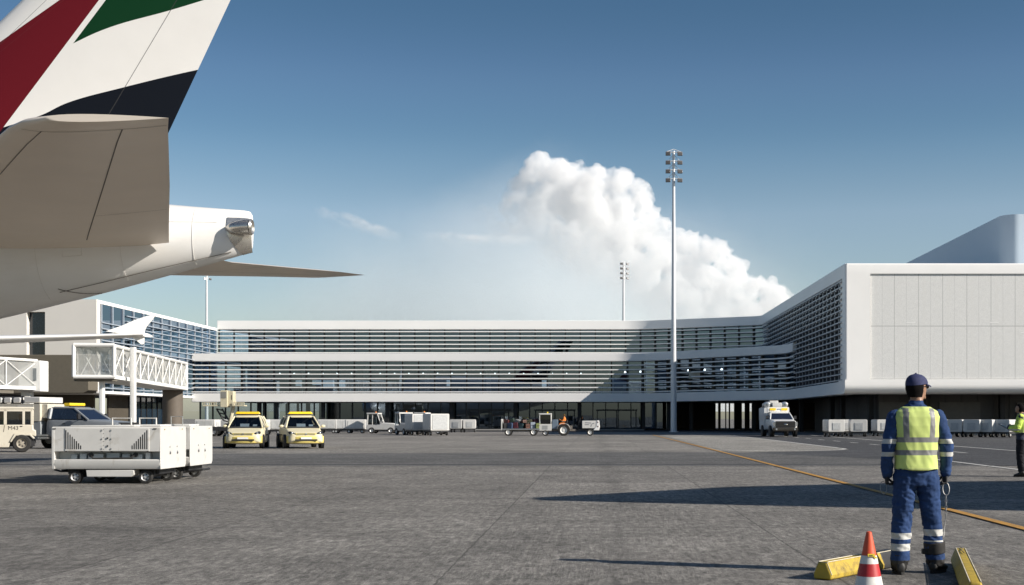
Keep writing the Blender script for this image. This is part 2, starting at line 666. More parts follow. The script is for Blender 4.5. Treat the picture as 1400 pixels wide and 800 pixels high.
mb = MB(); band(mb, UPP, -1.2, 0, 13.25, 14.42); mb.build('roof_fascia', PANEL_W, term, bev=.05)
mb = MB(); band(mb, LOW_S, -1.0, 0, 8.55, 9.52); mb.build('parapet_band', PANEL_W, term, bev=.05)
mb = MB(); band(mb, LOW, -1.2, 0, 3.50, 4.58); mb.build('lower_fascia', PANEL_W, term, bev=.05)

mb = MB()
for k in range(7):
    band(mb, LOW_S, -.30, -.02, 8.06 - k * .55 - .07, 8.06 - k * .55 + .07)
mb.build('lower_louvres', SLAT_W, term)
mb = MB()
for k in range(7):
    band(mb, UPP_S, -.30, -.02, 12.95 - k * .556 - .065, 12.95 - k * .556 + .065)
mb.build('upper_louvres', SLAT_W, term)


GR = random.Random(17)


def glazing(path, h0, h1, step, tilt, up):
    """a row of panes, each set very slightly out of the wall's plane"""
    g, mm = MB(), MB()
    pts = resample(path, step)
    for (p, t), (q, _) in zip(pts[:-1], pts[1:]):
        tv = Vector(t)
        nv = Vector((tv.y, -tv.x))
        L = (Vector(q) - Vector(p)).length
        o = nv * (L * (tilt + GR.uniform(-.0035, .0035)))
        e = nv * ((h1 - h0) * (up + GR.uniform(-.0018, .0018)))
        g.add([(p[0], p[1], h0), (q[0] + o.x, q[1] + o.y, h0), (q[0] + o.x + e.x, q[1] + o.y + e.y, h1), (p[0] + e.x, p[1] + e.y, h1)], [(0, 1, 2, 3)])
    for (p, t) in pts:
        tv = Vector((t[0], t[1]))
        nv = Vector((tv.y, -tv.x))
        c = Vector(p) + nv * .12
        mm.cbox((c.x, c.y, (h0 + h1) / 2), (.13, .30, h1 - h0), 0, atan2(t[1], t[0]))
    return g, mm


g, mm = glazing(offset(LOW_S, -1.05), 4.55, 8.6, 2.0, .0, .009)
g.build('lower_glazing', TGLASS, term, smooth=False)
mm.build('lower_mullions', MULLION, term, smooth=False)
g, mm = glazing(offset(UPP_S, -1.05), 9.3, 13.3, 2.0, .0, .011)
g.build('upper_glazing', TGLASS, term, smooth=False)
mm.build('upper_mullions', MULLION, term, smooth=False)

# floors and roofs
lo_in, up_in = offset(LOW, -1.1), offset(UPP, -1.1)
back = [(70, 110.9), (70, 196), (-50, 196)]
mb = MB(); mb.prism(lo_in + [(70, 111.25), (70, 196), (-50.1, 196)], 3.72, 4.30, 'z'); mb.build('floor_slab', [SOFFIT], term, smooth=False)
mb = MB(); mb.prism(lo_in + [(70, 111.25), (70, 196), (-50.1, 196)], 4.31, 4.5, 'z'); mb.build('floor_finish', INT_FLOOR, term, smooth=False)
mb = MB(); mb.prism(lo_in + [(70, 111.25), (70, 196), (-50.1, 196)], 8.62, 9.2, 'z'); mb.build('ceiling_slab', CEIL, term, smooth=False)
mb = MB(); mb.prism(up_in + [(70, 111.25), (70, 198), (-50.1, 198)], 13.4, 14.30, 'z'); mb.build('roof_slab', CEIL, term, smooth=False)
# interior walls, with window openings to the sky beyond on the lower floor
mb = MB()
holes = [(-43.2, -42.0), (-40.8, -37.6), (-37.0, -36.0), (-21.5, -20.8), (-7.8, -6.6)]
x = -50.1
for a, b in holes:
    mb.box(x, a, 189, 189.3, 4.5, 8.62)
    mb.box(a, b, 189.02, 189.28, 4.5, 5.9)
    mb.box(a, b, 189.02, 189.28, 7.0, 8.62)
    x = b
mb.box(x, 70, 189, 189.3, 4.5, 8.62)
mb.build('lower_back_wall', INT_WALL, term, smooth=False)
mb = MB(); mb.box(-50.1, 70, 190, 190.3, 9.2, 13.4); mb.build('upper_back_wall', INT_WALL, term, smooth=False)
# interior fittings: counters, screens, round columns, seat rows
rnd = random.Random(3)
SEATM = [M('seat_black', (.02, .02, .022), .6), M('counter_pale', (.45, .43, .38), .6)]
for k in range(26):
    x = -48 + k * 2.6 + rnd.uniform(-.6, .6)
    if x > 16:
        continue
    y = rnd.uniform(166.5, 182)
    if x > 4:
        y = max(y, 163 - (x - 5.6) * 1.25 + 4)
    w, h = rnd.uniform(1.2, 2.6), rnd.uniform(.5, 1.0)
    m_ = rnd.choice([0, 0, 0, 1])
    mb = MB()
    if m_:
        mb.box(0, w, 0, .7, 0, h); mb.box(-.05, w + .05, -.08, .78, h, h + .05)
        mb.build('counter', SEATM[1], term, loc=(x, y, 4.51))
    else:
        mb.box(0, w, 0, .55, .36, .44); mb.box(0, w, .5, .58, .44, .44 + h)
        for q in (.1, w - .15):
            mb.box(q, q + .05, .1, .5, 0, .36)
        mb.build('seat_row', SEATM[0], term, loc=(x, y, 4.51))
for k in range(9):
    mb = MB(); mb.tube((0, 0, 0), (0, 0, 4.1), .32, n=14)
    mb.build('interior_column', M('interior_column_paint', (.5, .5, .48), .6), term, loc=(-46 + 8 * k, 171.5, 4.51))
for x, y, w, h, z in ((11, 156, 1.5, .8, 6.2), (15.0, 153.5, .7, .7, 6.0), (9.2, 160, 1.8, 1.1, 4.6), (3.4, 166, 1.2, .5, 5.2), (-17.6, 168, .7, .4, 4.9), (-2.2, 172, 1.6, 2.0, 4.6), (.6, 172, 1.0, 2.0, 4.6)):
    mb = MB(); mb.box(0, w, 0, .1, 0, h)
    mb.build('display_panel', M('pale_display', (.62, .58, .48), .5), term, smooth=False, loc=(x, y, z))
# pendant ceiling lamps (they are lit in the photo)
DL = emit('pendant_light', (1.0, .93, .80), 5)
dlm = None
for k in range(31):
    x = -43 + 1.95 * k
    y = 179 if x < 2 else 174 - (x - 2) * .85
    if dlm is None:
        mb = MB(); mb.lathe([(.05, .22), (.11, .12), (.15, 0)], n=10)
        o = mb.build('pendant_lamp', DL, term)
        dlm = o
    else:
        o = dlm.copy(); COL.objects.link(o)
    o.location = (x, y, 7.45)

# egg-crate screen of the pier's side wall
SCREEN = M('screen_metal', (.50, .52, .54), .45, .1, var=.05)
mb = MB()
rows = 17
for k in range(rows + 1):
    h = 4.72 + k * (13.1 - 4.72) / rows
    y1 = 138.5 if h < 9.6 else 164.5
    mb.box(XS - .02, XS + .55, 111.3, y1, h - .05, h + .05)
mb.build('screen_shelves', SCREEN, term, smooth=False)
mb = MB()
y = 111.5
while y < 164:
    top = 13.25
    bot = 4.6 if y < 139 else 9.5
    mb.box(XS + .12, XS + .50, y - .30, y + .30, bot, top)
    y += 2.0
mb.build('screen_fins', M('screen_fin_metal', (.09, .10, .115), .45, .2), term, smooth=False)
mb = MB()
rs = random.Random(5)
y = 112.5
while y < 163:
    for k in range(rows - 5, rows + 1):
        h = 4.72 + k * (13.1 - 4.72) / rows
        mb.box(XS + .02, XS + .10, y - .10, y + .10, h - .17, h - .06)
    y += 2.0
tag(mb.build('screen_brackets', SLAT_W, term, smooth=False), kind='stuff')
mb = MB()
mb.box(XS + .62, XS + .70, 111, 139.5, 4.4, 13.4)
mb.box(XS + .62, XS + .70, 139.5, 166, 9.2, 13.4)
mb.build('screen_backing', M('screen_black', (.010, .011, .014), .3), term, smooth=False)
mb = MB()
mb.box(XS - .01, XS + .6, 110.15, 111.25, 4.5, 13.3)
mb.build('screen_jamb', PANEL_W, term, bev=.04)

# pier front: white rounded frame round a perforated metal panel
mb = MB()
FY = 110.0
fx0, fx1, fz0, fz1 = 22.9, 70.0, 4.70, 13.55


def frame_prof(h0, h1, lower):
    """(y, z) profile with a rounded lower or upper lip"""
    if lower:
        r = .75
        return [(FY + 3, h0), (FY + r, h0)] + [(FY + r - r * sin(t * pi / 16), h0 + r - r * cos(t * pi / 16)) for t in range(1, 9)] + [(FY, h1), (FY + 3, h1)]
    r = .12
    return [(FY + 3, h0), (FY, h0), (FY, h1 - r)] + [(FY + r - r * cos(t * pi / 8), h1 - r + r * sin(t * pi / 8)) for t in range(1, 5)] + [(FY + 3, h1)]


r = .16
lo_p = frame_prof(3.52, fz0, True)
up_p = frame_prof(fz1, 14.42, False)
mb.prism(lo_p, XS + .002, fx1, 'x')
mb.prism(up_p, XS + r, fx1, 'x')
post = [(XS + r, FY)] + [(fx0, FY), (fx0, FY + 3), (XS + r, FY + 3)]
mb.prism(post, fz0, fz1, 'z')
# rounded vertical corner
corner = [(XS + r - r * sin(t * pi / 12), FY + r - r * cos(t * pi / 12)) for t in range(7)]
mb.prism([(XS + r, FY + 1.2)] + corner + [(XS, FY + .16)], fz0 + .002, 14.42 - .1, 'z')
mb.build('pier_frame', PANEL_W, term, ang=40)


def perforated():
    n = N('perforated_panel')
    c = n.coord()
    sep = n.node('ShaderNodeSeparateXYZ')
    n.link(c, sep.inputs[0])

    def line(sock, period, off, w):
        f = n.math('FRACT', n.math('DIVIDE', n.math('ADD', sock, off), period))
        return n.math('LESS_THAN', n.math('MULTIPLY', f, period), w)
    # staggered holes
    wv = n.node('ShaderNodeTexVoronoi', feature='F1')
    wv.inputs['Scale'].default_value = 11
    wv.inputs['Randomness'].default_value = .25
    n.link(n.mapv(c, (1, .01, 1), rot=(0, .6, 0)), wv.inputs['Vector'])
    hole = n.ramp(wv.outputs['Distance'], [(.25, 1.0), (.42, 0.0)])
    rows_ = n.noise(n.mapv(c, (3, .01, 3), rot=(0, .45, 0)), 1.0, 3)
    base = n.ramp(rows_, [(.35, (.76, .755, .73)), (.65, (.80, .795, .77))])
    base = n.mix(n.math('MULTIPLY', hole, .52), base, (.34, .34, .33, 1))
    seam = n.math('MAXIMUM', line(sep.outputs[0], 2.02, 0, .055), n.math('MULTIPLY', line(sep.outputs[0], 1.01, 0, .035), .6))
    seam2 = n.math('MAXIMUM', seam, line(sep.outputs[2], 4.42, -.02, .07))
    wide = line(sep.outputs[0], 2.02, -.35, .30)
    base = n.mix(n.math('MULTIPLY', wide, .25), base, (.70, .69, .66, 1))
    base = n.mix(n.math('MULTIPLY', seam2, .6), base, (.32, .32, .31, 1))
    return n.done(n.pbr(base, .55, .1, .4))


mb = MB(); mb.box(0, fx1 - fx0, 0, .1, 0, fz1 - fz0)
o = mb.build('perforated_panel', perforated(), term, smooth=False, loc=(fx0, FY + .12, fz0))
for (x, z) in ((3.05, 4.75), (10.0, 4.75), (17, 4.75), (12.6, 3.9)):
    mb = MB(); mb.box(0, .75, -.012, .02, 0, .06)
    mb.build('panel_vent', SLAT_W, term, smooth=False, loc=(fx0 + x, FY + .12, fz0 + z))

# ground floor: columns, glass front with sliding doors, rear wall with openings, pier wall
colm = None
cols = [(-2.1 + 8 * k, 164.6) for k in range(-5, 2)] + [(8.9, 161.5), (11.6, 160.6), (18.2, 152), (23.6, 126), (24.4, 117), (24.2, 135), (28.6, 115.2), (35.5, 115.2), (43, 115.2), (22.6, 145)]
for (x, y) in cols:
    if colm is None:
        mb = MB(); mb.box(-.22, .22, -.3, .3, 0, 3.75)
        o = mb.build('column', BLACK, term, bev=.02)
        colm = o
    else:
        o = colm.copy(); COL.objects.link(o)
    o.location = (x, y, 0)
GP = [(-50, 166.4), (9.5, 166.4), (14.5, 164.0), (22.5, 152)]
gpath = [GP[0], GP[1]]
g, mm = glazing(gpath, .15, 3.72, 1.6, 0, 0)
open_left = -36.0
g2 = MB()
for f, m in zip(g.f, g.m):
    V = [g.v[i] for i in f]
    g2.add(V, [tuple(range(4))])
g2.build('ground_glazing', GGLASS, term, smooth=False)
mm.build('ground_mullions', MULLION, term, smooth=False)
for k, x in enumerate((-24, -13.5, -5.2, 2.6)):
    mb = MB()
    mb.box(x - 2.6, x + 2.6, 166.0, 166.25, 2.42, 2.62)
    for q in (-2.5, -.06, 2.38):
        mb.box(x + q, x + q + .12, 166.05, 166.2, .02, 2.42)
    mb.build('sliding_door', MULLION, term, smooth=False)
mb = MB()
for (a, b, w) in ((-49.5, -36.5, 0),):
    x = a
    rr = random.Random(11)
    while x < b:
        ww = rr.uniform(.2, .8)
        mb.box(x, x + ww, 195.6, 196, 0, 3.72)
        x += ww + rr.uniform(.5, 1.6)
mb.box(-36.5, 7.0, 178, 178.3, 0, 3.72)
mb.box(7.0, 12.0, 186, 186.3, 0, 3.72)
x = 12.0
for (a_, b_) in ((16.9, 17.25), (17.6, 18.25), (18.4, 18.75), (18.95, 19.5), (20.6, 21.0), (21.7, 22.0)):
    mb.box(x, a_, 186, 186.3, 0, 3.72)
    x = b_
mb.box(x, 24, 186, 186.3, 0, 3.72)
mb.box(24, 70, 186, 186.3, 0, 3.72)
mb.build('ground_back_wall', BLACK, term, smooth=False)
mb = MB()
rr = random.Random(2)
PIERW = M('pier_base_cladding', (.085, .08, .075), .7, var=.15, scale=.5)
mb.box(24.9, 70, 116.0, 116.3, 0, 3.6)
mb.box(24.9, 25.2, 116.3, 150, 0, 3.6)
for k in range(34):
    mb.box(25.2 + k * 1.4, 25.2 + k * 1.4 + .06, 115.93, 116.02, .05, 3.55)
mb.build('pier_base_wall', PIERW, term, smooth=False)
for x, w in ((24.9, 2.4), (30.2, 3.6), (37.0, 4.4)):
    mb = MB()
    mb.box(x, x + w, 115.80, 115.92, .05, 2.9)
    for j in range(9):
        mb.box(x + .02, x + w - .02, 115.77, 115.81, .2 + j * .3, .22 + j * .3)
    mb.build('roller_door', M('roller_door_grey', (.11, .105, .095), .6), term, smooth=False)

# taller hall behind the pier
hall = thing('rear_hall', 'tall plain blue-grey hall with a rounded corner rising behind the white pier', 'building', (36, 115, 0))
hall.location = (0, 0, 0)
mb = MB()
hp = [(35.6, 178), (35.6, 116.4)] + [(37.0 - 1.4 * cos(radians(a)), 116.4 - 1.4 * sin(radians(a))) for a in range(0, 91, 10)] + [(90, 115), (90, 178)]
mb.prism(hp, 14.31, 19.3, 'z')
mb.build('wall', M('hall_cladding', (.58, .68, .77), .65, 0, spec=.3, var=.02, scale=.1), hall, ang=25)

# ================================================================== GATE BUILDING ON THE LEFT
gate = thing('gate_building', 'beige block with a blue glass side and tall dark window at the left edge', 'building', (-60, 135, 0))
gate.location = (0, 0, 0)
BEIGE = M('beige_render', (.66, .63, .58), .75, var=.03, scale=.2)
GX = -50.1
mb = MB()
mb.box(-95, -57.1, 132, 133, 4.0, 14.2)
mb.box(-55.25, GX + .004, 132, 133, 4.0, 13.40)
mb.box(-57.1, -55.25, 132, 133, 12.15, 14.0)
mb.box(-57.1, -55.25, 132, 133, 4.0, 7.7)
mb.box(-95, -57.1, 131.9, 132.0, 9.2, 9.26)
mb.build('front_wall', BEIGE, gate, smooth=False)
mb = MB(); mb.box(-57.3, -55.1, 132.7, 132.9, 7.5, 12.3); mb.build('tall_window', DARK_GLASS, gate, smooth=False)
mb = MB(); mb.box(-57.1, -55.25, 132.15, 132.4, 9.6, 9.85); mb.build('window_transom', BLACK, gate, smooth=False)
# brown volume under the block, with cut lower corners
mb = MB()
mb.prism([(-95, 7.72), (-49.9, 7.72), (-49.9, 4.25), (-50.4, 3.95), (-95, 3.95)], 129.4, 131.9, 'y')
mb.build('projecting_bay', M('brown_cladding', (.125, .108, .080), .8, var=.06), gate, bev=.04)
mb = MB()
mb.box(-58.8, -57.2, 129.2, 129.39, 4.0, 6.9)
mb.build('bay_door', BLACK, gate, smooth=False)
# glass side
mb = MB()
mb.box(GX - .6, GX + .02, 133, 174, 13.05, 13.40)
mb.build('roof_edge', PANEL_W, gate, bev=.03)
mb = MB(); mb.box(-95, GX - .62, 133, 174, 13.0, 13.3); mb.build('roof', CEIL, gate, smooth=False)
mb = MB(); mb.box(GX - 44, GX + .25, 132.0, 163, 3.98, 4.25); mb.build('floor_edge', PANEL_W, gate, bev=.02)
BGL = glass('blue_wing_glass', (.16, .26, .40), .30, 1.6, rtint=(.62, .80, 1.0))
mb = MB(); mb.add([(GX - .05, 133, 4.25), (GX - .05, 174, 4.25), (GX - .05, 174, 13.05), (GX - .05, 133, 13.05)], [(0, 1, 2, 3)])
mb.build('side_glazing', BGL, gate, smooth=False)
GRIDM = M('grid_metal', (.42, .47, .53), .4, .3)
mb = MB()
y = 133.2
while y < 174:
    mb.box(GX - .03, GX + .12, y - .07, y + .07, 4.25, 13.05)
    y += 3.1
mb.build('side_mullions', GRIDM, gate, smooth=False)
mb = MB()
for k in range(14):
    h = 4.55 + k * .60
    y0 = 133.1 if h < 11.2 else 140
    mb.box(GX + .13, GX + .26, y0, 173.4, h - .05, h + .05)
mb.build('side_louvres', GRIDM, gate, smooth=False)
mb = MB()
for z in (8.4,):
    mb.box(-94, GX - .4, 133, 173, z, z + .5)
mb.box(-70, -69.6, 134, 173, 4.3, 13)
for k in range(12):
    mb.box(-60, -59.4, 135 + 3.2 * k, 136 + 3.2 * k, 4.3, 13)
mb.build('inner_floor', M('wing_interior', (.18, .21, .25), .8), gate, smooth=False)
# undercroft
mb = MB()
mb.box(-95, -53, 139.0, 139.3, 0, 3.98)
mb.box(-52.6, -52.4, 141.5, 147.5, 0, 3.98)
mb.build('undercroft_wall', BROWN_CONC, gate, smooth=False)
mb = MB()
mb.box(-52.6, -52.4, 147.6, 166, 0, 3.98)
mb.build('undercroft_glass', M('dark_blue_glass', (.010, .022, .04), .08, spec=.8), gate, smooth=False)
mb = MB()
for k in range(10):
    mb.box(-52.39, -52.3, 147.6 + k * 1.9, 147.72 + k * 1.9, 0, 3.98)
mb.build('undercroft_mullions', BLACK, gate, smooth=False)
# ================================================================== LIGHT MASTS
MAST = M('mast_paint', (.70, .71, .72), .4, .2, var=.04)
FLOOD = M('floodlight_housing', (.16, .16, .17), .6, .1)
FLOODF = M('floodlight_glass', (.09, .085, .08), .2)


def mast(label, loc, h, r0, r1, arm, rz):
    t = thing('light_mast', label, 'light mast', loc, rz, 'floodlight masts')
    mb = MB(); mb.path([(0, 0, 0), (0, 0, h * .45), (0, 0, h)], [r0, (r0 + r1) / 2, r1], 16)
    mb.lathe([(r0 * 1.5, 0), (r0 * 1.5, .06), (r0 * 1.02, .08)], n=16)
    mb.build('pole', MAST, t)
    mb = MB()
    zs = [h - .35, h - 1.30, h - 2.25, h - 3.20]
    for z in zs:
        mb.tube((-arm, -.1, z + .2), (arm, -.1, z + .2), .05, n=6)
    mb.tube((-arm, -.1, zs[0] + .25), (0, 0, zs[0] + .55), .04, n=6)
    mb.tube((arm, -.1, zs[0] + .25), (0, 0, zs[0] + .55), .04, n=6)
    for z in zs[1:]:
        mb.tube((-arm * .9, -.1, z + .2), (0, 0, z + .9), .025, n=5)
        mb.tube((arm * .9, -.1, z + .2), (0, 0, z + .9), .025, n=5)
    mb.build('crossarm', MAST, t)
    first = None
    for z in zs:
        for sx in (-1, 1):
            if first is None:
                mb = MB()
                mb.cbox((0, -.10, 0), (.52, .22, .40), 0, rx=radians(-14))
                mb.cbox((0, -.222, -.03), (.46, .02, .34), 1, rx=radians(-14))
                mb.cbox((0, .12, .1), (.2, .2, .2), 0)
                first = o = mb.build('floodlight', [FLOOD, FLOODF], t, bev=.02)
            else:
                o = first.copy(); COL.objects.link(o)
            o.location = (sx * (arm * .82), -.25, z)
            o.rotation_euler.z = sx * .15
    return t


mast('tall floodlight mast standing on the apron before the curved corner of the terminal', P(921, 0, 141.5)[:2] + (0,), 30.2, .34, .14, .76, .05)
mast('floodlight mast rising behind the middle of the white terminal roof', P(852.5, 0, 262)[:2] + (0,), 32.6, .40, .17, .80, .5)
mast('floodlight mast rising behind the roof below the aircraft tail, farthest left', P(282.5, 0, 282)[:2] + (0,), 34.6, .40, .17, .8, .9)

# ================================================================== BIG AIRCRAFT (tail only reaches into the frame)
AY = 32.3
air = thing('aircraft', 'large airliner tail with red green white and black fin stripes hanging over the apron', 'aircraft', (0, 0, 0))


def fuselage_mat():
    n = N('aircraft_white')
    c = n.coord()
    f = n.noise(c, 1.2, 4)
    k = n.ramp(f, [(.3, (.76, .745, .71)), (.7, (.80, .785, .755))])
    st = n.noise(n.mapv(c, (.25, 3, 3)), 1.0, 5, .6)
    k = n.mix(n.ramp(st, [(.5, 0.0), (.8, .25)]), k, (.58, .53, .46, 1))
    return n.done(n.pbr(k, .30, 0, .5, None, .3))


AIRW = fuselage_mat()
AIRG = M('aircraft_grey', (.80, .70, .585), .38, .1, var=.03, scale=1.0)
SEAM = M('panel_seam', (.10, .085, .07), .6)
BARE = M('aircraft_bare_metal', (.58, .55, .50), .28, .85, var=.1, scale=2)

# fuselage stations: X, top, bottom, half width, superellipse power
ST = [(-8.40, 6.48, 5.50, .10), (-8.55, 6.52, 5.46, .17), (-9.2, 6.56, 5.27, .38), (-10.5, 6.66, 4.92, .74), (-12.0, 6.82, 4.51, 1.08), (-13.5, 7.0, 4.14, 1.42), (-15, 7.2, 3.78, 1.76), (-17, 7.5, 3.32, 2.14),
      (-20, 7.85, 2.75, 2.6), (-24, 8.1, 2.2, 2.98), (-30, 8.2, 2.0, 3.1), (-46, 8.2, 2.0, 3.1)]
mb = MB()
rings = []
for (x, zt, zb, w) in ST:
    ring = []
    for k in range(40):
        a = 2 * pi * k / 40
        ca, sa = cos(a), sin(a)
        ring.append((x, AY + w * ca, (zt + zb) / 2 + (zt - zb) / 2 * sa))
    rings.append(ring)
mb.loft(rings)
fus = mb.build('fuselage', AIRW, air, ang=50)
sub = fus.modifiers.new('smooth', 'SUBSURF'); sub.levels = sub.render_levels = 1


def fus_at(x):
    for a, b in zip(ST[:-1], ST[1:]):
        if b[0] <= x <= a[0]:
            t = (x - a[0]) / (b[0] - a[0])
            return [a[i] + (b[i] - a[i]) * t for i in range(4)]


def skin(x, ang, d=.012):
    """point on the camera side of the fuselage; ang measured up from the horizontal"""
    _, zt, zb, w = fus_at(x)
    return (x, AY - w * cos(ang) - d * cos(ang), (zt + zb) / 2 + (zt - zb) / 2 * sin(ang) + d * sin(ang))


# metal patch round the auxiliary power exhaust, exhaust pipe, keel fairing seam
mb = MB()
A = [(-8.98, -8.62), (-8.98, -8.44)]
us = [-8.98 + (.56) * i / 6 for i in range(7)]
g = []
for i, u in enumerate(us):
    g.append([skin(u + .33 * max(0, -sin(radians(v))) ** 1.3 * (1 - i / 6), radians(v), .016) for v in range(-84, 44, 8)])
mb.loft(g, caps=False, close=False)
mb.build('exhaust_panel', BARE, air)
mb = MB()
ez = 6.03
mb.path([(-9.02, AY - .22, ez), (-8.80, AY - .40, ez + .005), (-8.50, AY - .47, ez + .01), (-8.36, AY - .48, ez + .01)], [.05, .14, .185, .19], 20)
mb.lathe([(.19, 0), (.20, .02), (.17, .06), (.12, .02)], (-8.36, AY - .48, ez + .01), 'x', 20)
mb.build('exhaust_pipe', BARE, air)
mb = MB()
pts = [skin(x, radians(-52 - (x + 8.9) * -2.2), .012) for x in [-8.9 - .25 * i for i in range(17)]]
mb.path(pts, .008, 5)
pts = [skin(-12.9 + .09 * i, radians(-55 - i * 3.5), .012) for i in range(10)]
mb.path(pts, .008, 5)
mb.build('keel_seam', SEAM, air)

mb = MB()
for xr in (-9.75, -11.35, -13.2):
    mb.path([skin(xr, radians(v), .004) for v in range(-70, 62, 6)], .0042, 4)
mb.path([skin(-9.2 - .25 * i, radians(24), .004) for i in range(24)], .0038, 4)
mb.build('skin_seam', M('faint_seam', (.64, .62, .58), .5), air)
for (xh, v) in ((-10.35, 8), (-12.2, -18)):
    mb = MB()
    q = [skin(xh, radians(v), .004), skin(xh - .42, radians(v), .004), skin(xh - .42, radians(v + 16), .004), skin(xh, radians(v + 16), .004)]
    mb.path(q + [q[0]], .005, 4)
    mb.build('access_hatch', M('faint_seam', (.64, .62, .58), .5), air)

# tailplanes: sections (y, leading-edge x, trailing-edge x, z, thickness)


def foil(le, te, y, z, th, n=14, droop=0):
    pts = []
    c = te - le
    for k in range(2 * n):
        if k <= n:
            t = k / n
            sgn = 1
        else:
            t = (2 * n - k) / n
            sgn = -1
        u = (1 - cos(pi * t)) / 2
        yt = th * 5 * (.2969 * sqrt(u) - .1260 * u - .3516 * u * u + .2843 * u ** 3 - .1036 * u ** 4)
        pts.append((le + c * u, y, z + sgn * yt * (1 if sgn > 0 else 1)))
    return pts


def tailplane(side):
    if side < 0:
        secs = [(31.5, -17.0, -10.22, 5.62, .60), (29.8, -15.75, -9.67, 5.76, .56), (26, -12.9, -8.42, 6.02, .42), (23.6, -11.02, -7.66, 6.20, .31), (22.2, -9.92, -7.22, 6.30, .25), (21.85, -9.55, -7.10, 6.325, .22), (21.62, -9.05, -7.02, 6.345, .13)]
    else:
        secs = [(33.2, -17.0, -9.75, 5.48, .66), (34.9, -15.6, -9.65, 5.55, .60), (38.5, -12.7, -8.65, 5.80, .42), (41, -10.8, -7.95, 5.98, .30), (42.4, -9.75, -7.62, 6.06, .22), (42.85, -9.2, -7.52, 6.09, .12)]
    mb = MB()
    mb.loft([foil(le, te, y, z, th) for (y, le, te, z, th) in secs])

    def under(y, f, d=.006):
        for a, b in zip(secs[:-1], secs[1:]):
            lo, hi = min(a[0], b[0]), max(a[0], b[0])
            if lo <= y <= hi:
                t = (y - a[0]) / (b[0] - a[0])
                q = [a[i] + (b[i] - a[i]) * t for i in range(5)]
                u = f
                yt = q[4] * 5 * (.2969 * sqrt(u) - .1260 * u - .3516 * u * u + .2843 * u ** 3 - .1036 * u ** 4)
                return (q[1] + (q[2] - q[1]) * f, y, q[3] - yt - d)

    def seam(pts, w):
        pts = [Vector(p) for p in pts]
        for a, b in zip(pts[:-1], pts[1:]):
            t = (b - a).normalized()
            u = t.cross(Vector((0, 0, 1))).normalized() * w / 2
            mb.add([tuple(a - u), tuple(a + u), tuple(b + u), tuple(b - u)], [(0, 1, 2, 3)], 1)
    ya, yb = (22.0, 30.4) if side < 0 else (42.5, 34.5)
    ys = [ya + (yb - ya) * i / 12 for i in range(13)]
    seam([under(y, .70) for y in ys], .022)                 # elevator hinge
    seam([under(y, .17) for y in ys], .016)                 # leading-edge skin joint
    seam([under(ya, .04 + .95 * i / 10) for i in range(11)], .012)   # tip cap
    yc = ya + (yb - ya) * .72
    seam([under(yc, .705 + .285 * i / 5) for i in range(6)], .012)   # elevator split
    return mb.build('tailplane', [AIRG, SEAM], air, ang=40)


tailplane(-1)
tailplane(1)

# fin
FIN_S = -1.0


def fin_mat():
    n = N('fin_livery')
    c = n.coord()
    sep = n.node('ShaderNodeSeparateXYZ')
    n.link(c, sep.inputs[0])
    X, Z = sep.outputs[0], sep.outputs[2]

    def img(px, py):
        return ((px - PX) / F_PX * AY, CAM_H + (PY - py) / F_PX * AY)

    def curve(pts):
        """height of a smooth line through points (x, z), read at X"""
        pts = sorted(pts)
        x0, x1 = pts[0][0], pts[-1][0]
        z0, z1 = min(p[1] for p in pts), max(p[1] for p in pts)
        fc = n.node('ShaderNodeFloatCurve')
        cv = fc.mapping.curves[0]
        while len(cv.points) < len(pts):
            cv.points.new(.5, .5)
        for i, p in enumerate(pts):
            cv.points[i].location = ((p[0] - x0) / (x1 - x0), (p[1] - z0) / (z1 - z0))
        fc.mapping.update()
        u = n.math('DIVIDE', n.math('SUBTRACT', X, x0), x1 - x0)
        n.link(u, fc.inputs['Value'])
        return n.math('ADD', n.math('MULTIPLY', fc.outputs[0], z1 - z0), z0)

    def line(a, b):
        s = (b[1] - a[1]) / (b[0] - a[0])
        return n.math('ADD', n.math('MULTIPLY', X, s), a[1] - s * a[0])

    def above(c_):
        return n.math('GREATER_THAN', Z, c_)

    def below(c_):
        return n.math('LESS_THAN', Z, c_)
    f = n.noise(c, .8, 4)
    col = n.ramp(f, [(.3, (.755, .74, .71)), (.7, (.80, .785, .755))])
    black_top = curve([img(-60, 200), img(30, 172), img(60.5, 161.6), img(99, 143), img(170, 122), img(272, 95), img(380, 70)])
    col = n.mix(below(black_top), col, (.006, .008, .013, 1))
    green_low = curve([img(40, 96), img(96, 68), img(154, 41), img(234, 16.5), img(320, -12), img(480, -60), img(640, -100)])
    red_r = line(img(0, 194), img(143, 0))
    red_r2 = line(img(9, 194), img(152, 0))
    red_l = line(img(0, 64.6), img(92, 0))
    green_top = line(img(250, -260), img(640, -330))
    gm = n.math('MULTIPLY', n.math('MULTIPLY', above(green_low), below(red_r2)), below(green_top))
    col = n.mix(gm, col, (.004, .038, .013, 1))
    rm = n.math('MULTIPLY', below(red_l), above(red_r))
    col = n.mix(rm, col, (.125, .008, .014, 1))
    wm = n.math('MULTIPLY', n.math('MULTIPLY', below(red_r), above(red_r2)), above(green_low))
    # rudder hinge line and skin seams
    def seam(a, b, w):
        s = (b[0] - a[0]) / (b[1] - a[1])
        xx = n.math('ADD', n.math('MULTIPLY', Z, s), a[0] - s * a[1])
        return n.math('LESS_THAN', n.math('ABSOLUTE', n.math('SUBTRACT', X, xx)), w)
    sm = n.math('MAXIMUM', seam(img(152, 158), img(245, 0), .011), seam(img(41, 30), img(72, 0), .008))
    col = n.mix(n.math('MULTIPLY', sm, .75), col, (.05, .05, .05, 1))
    sm2 = seam(img(0, 80), img(80, 14), .006)
    col = n.mix(n.math('MULTIPLY', sm2, .4), col, (.12, .05, .05, 1))
    return n.done(n.pbr(col, .55, 0, .12))


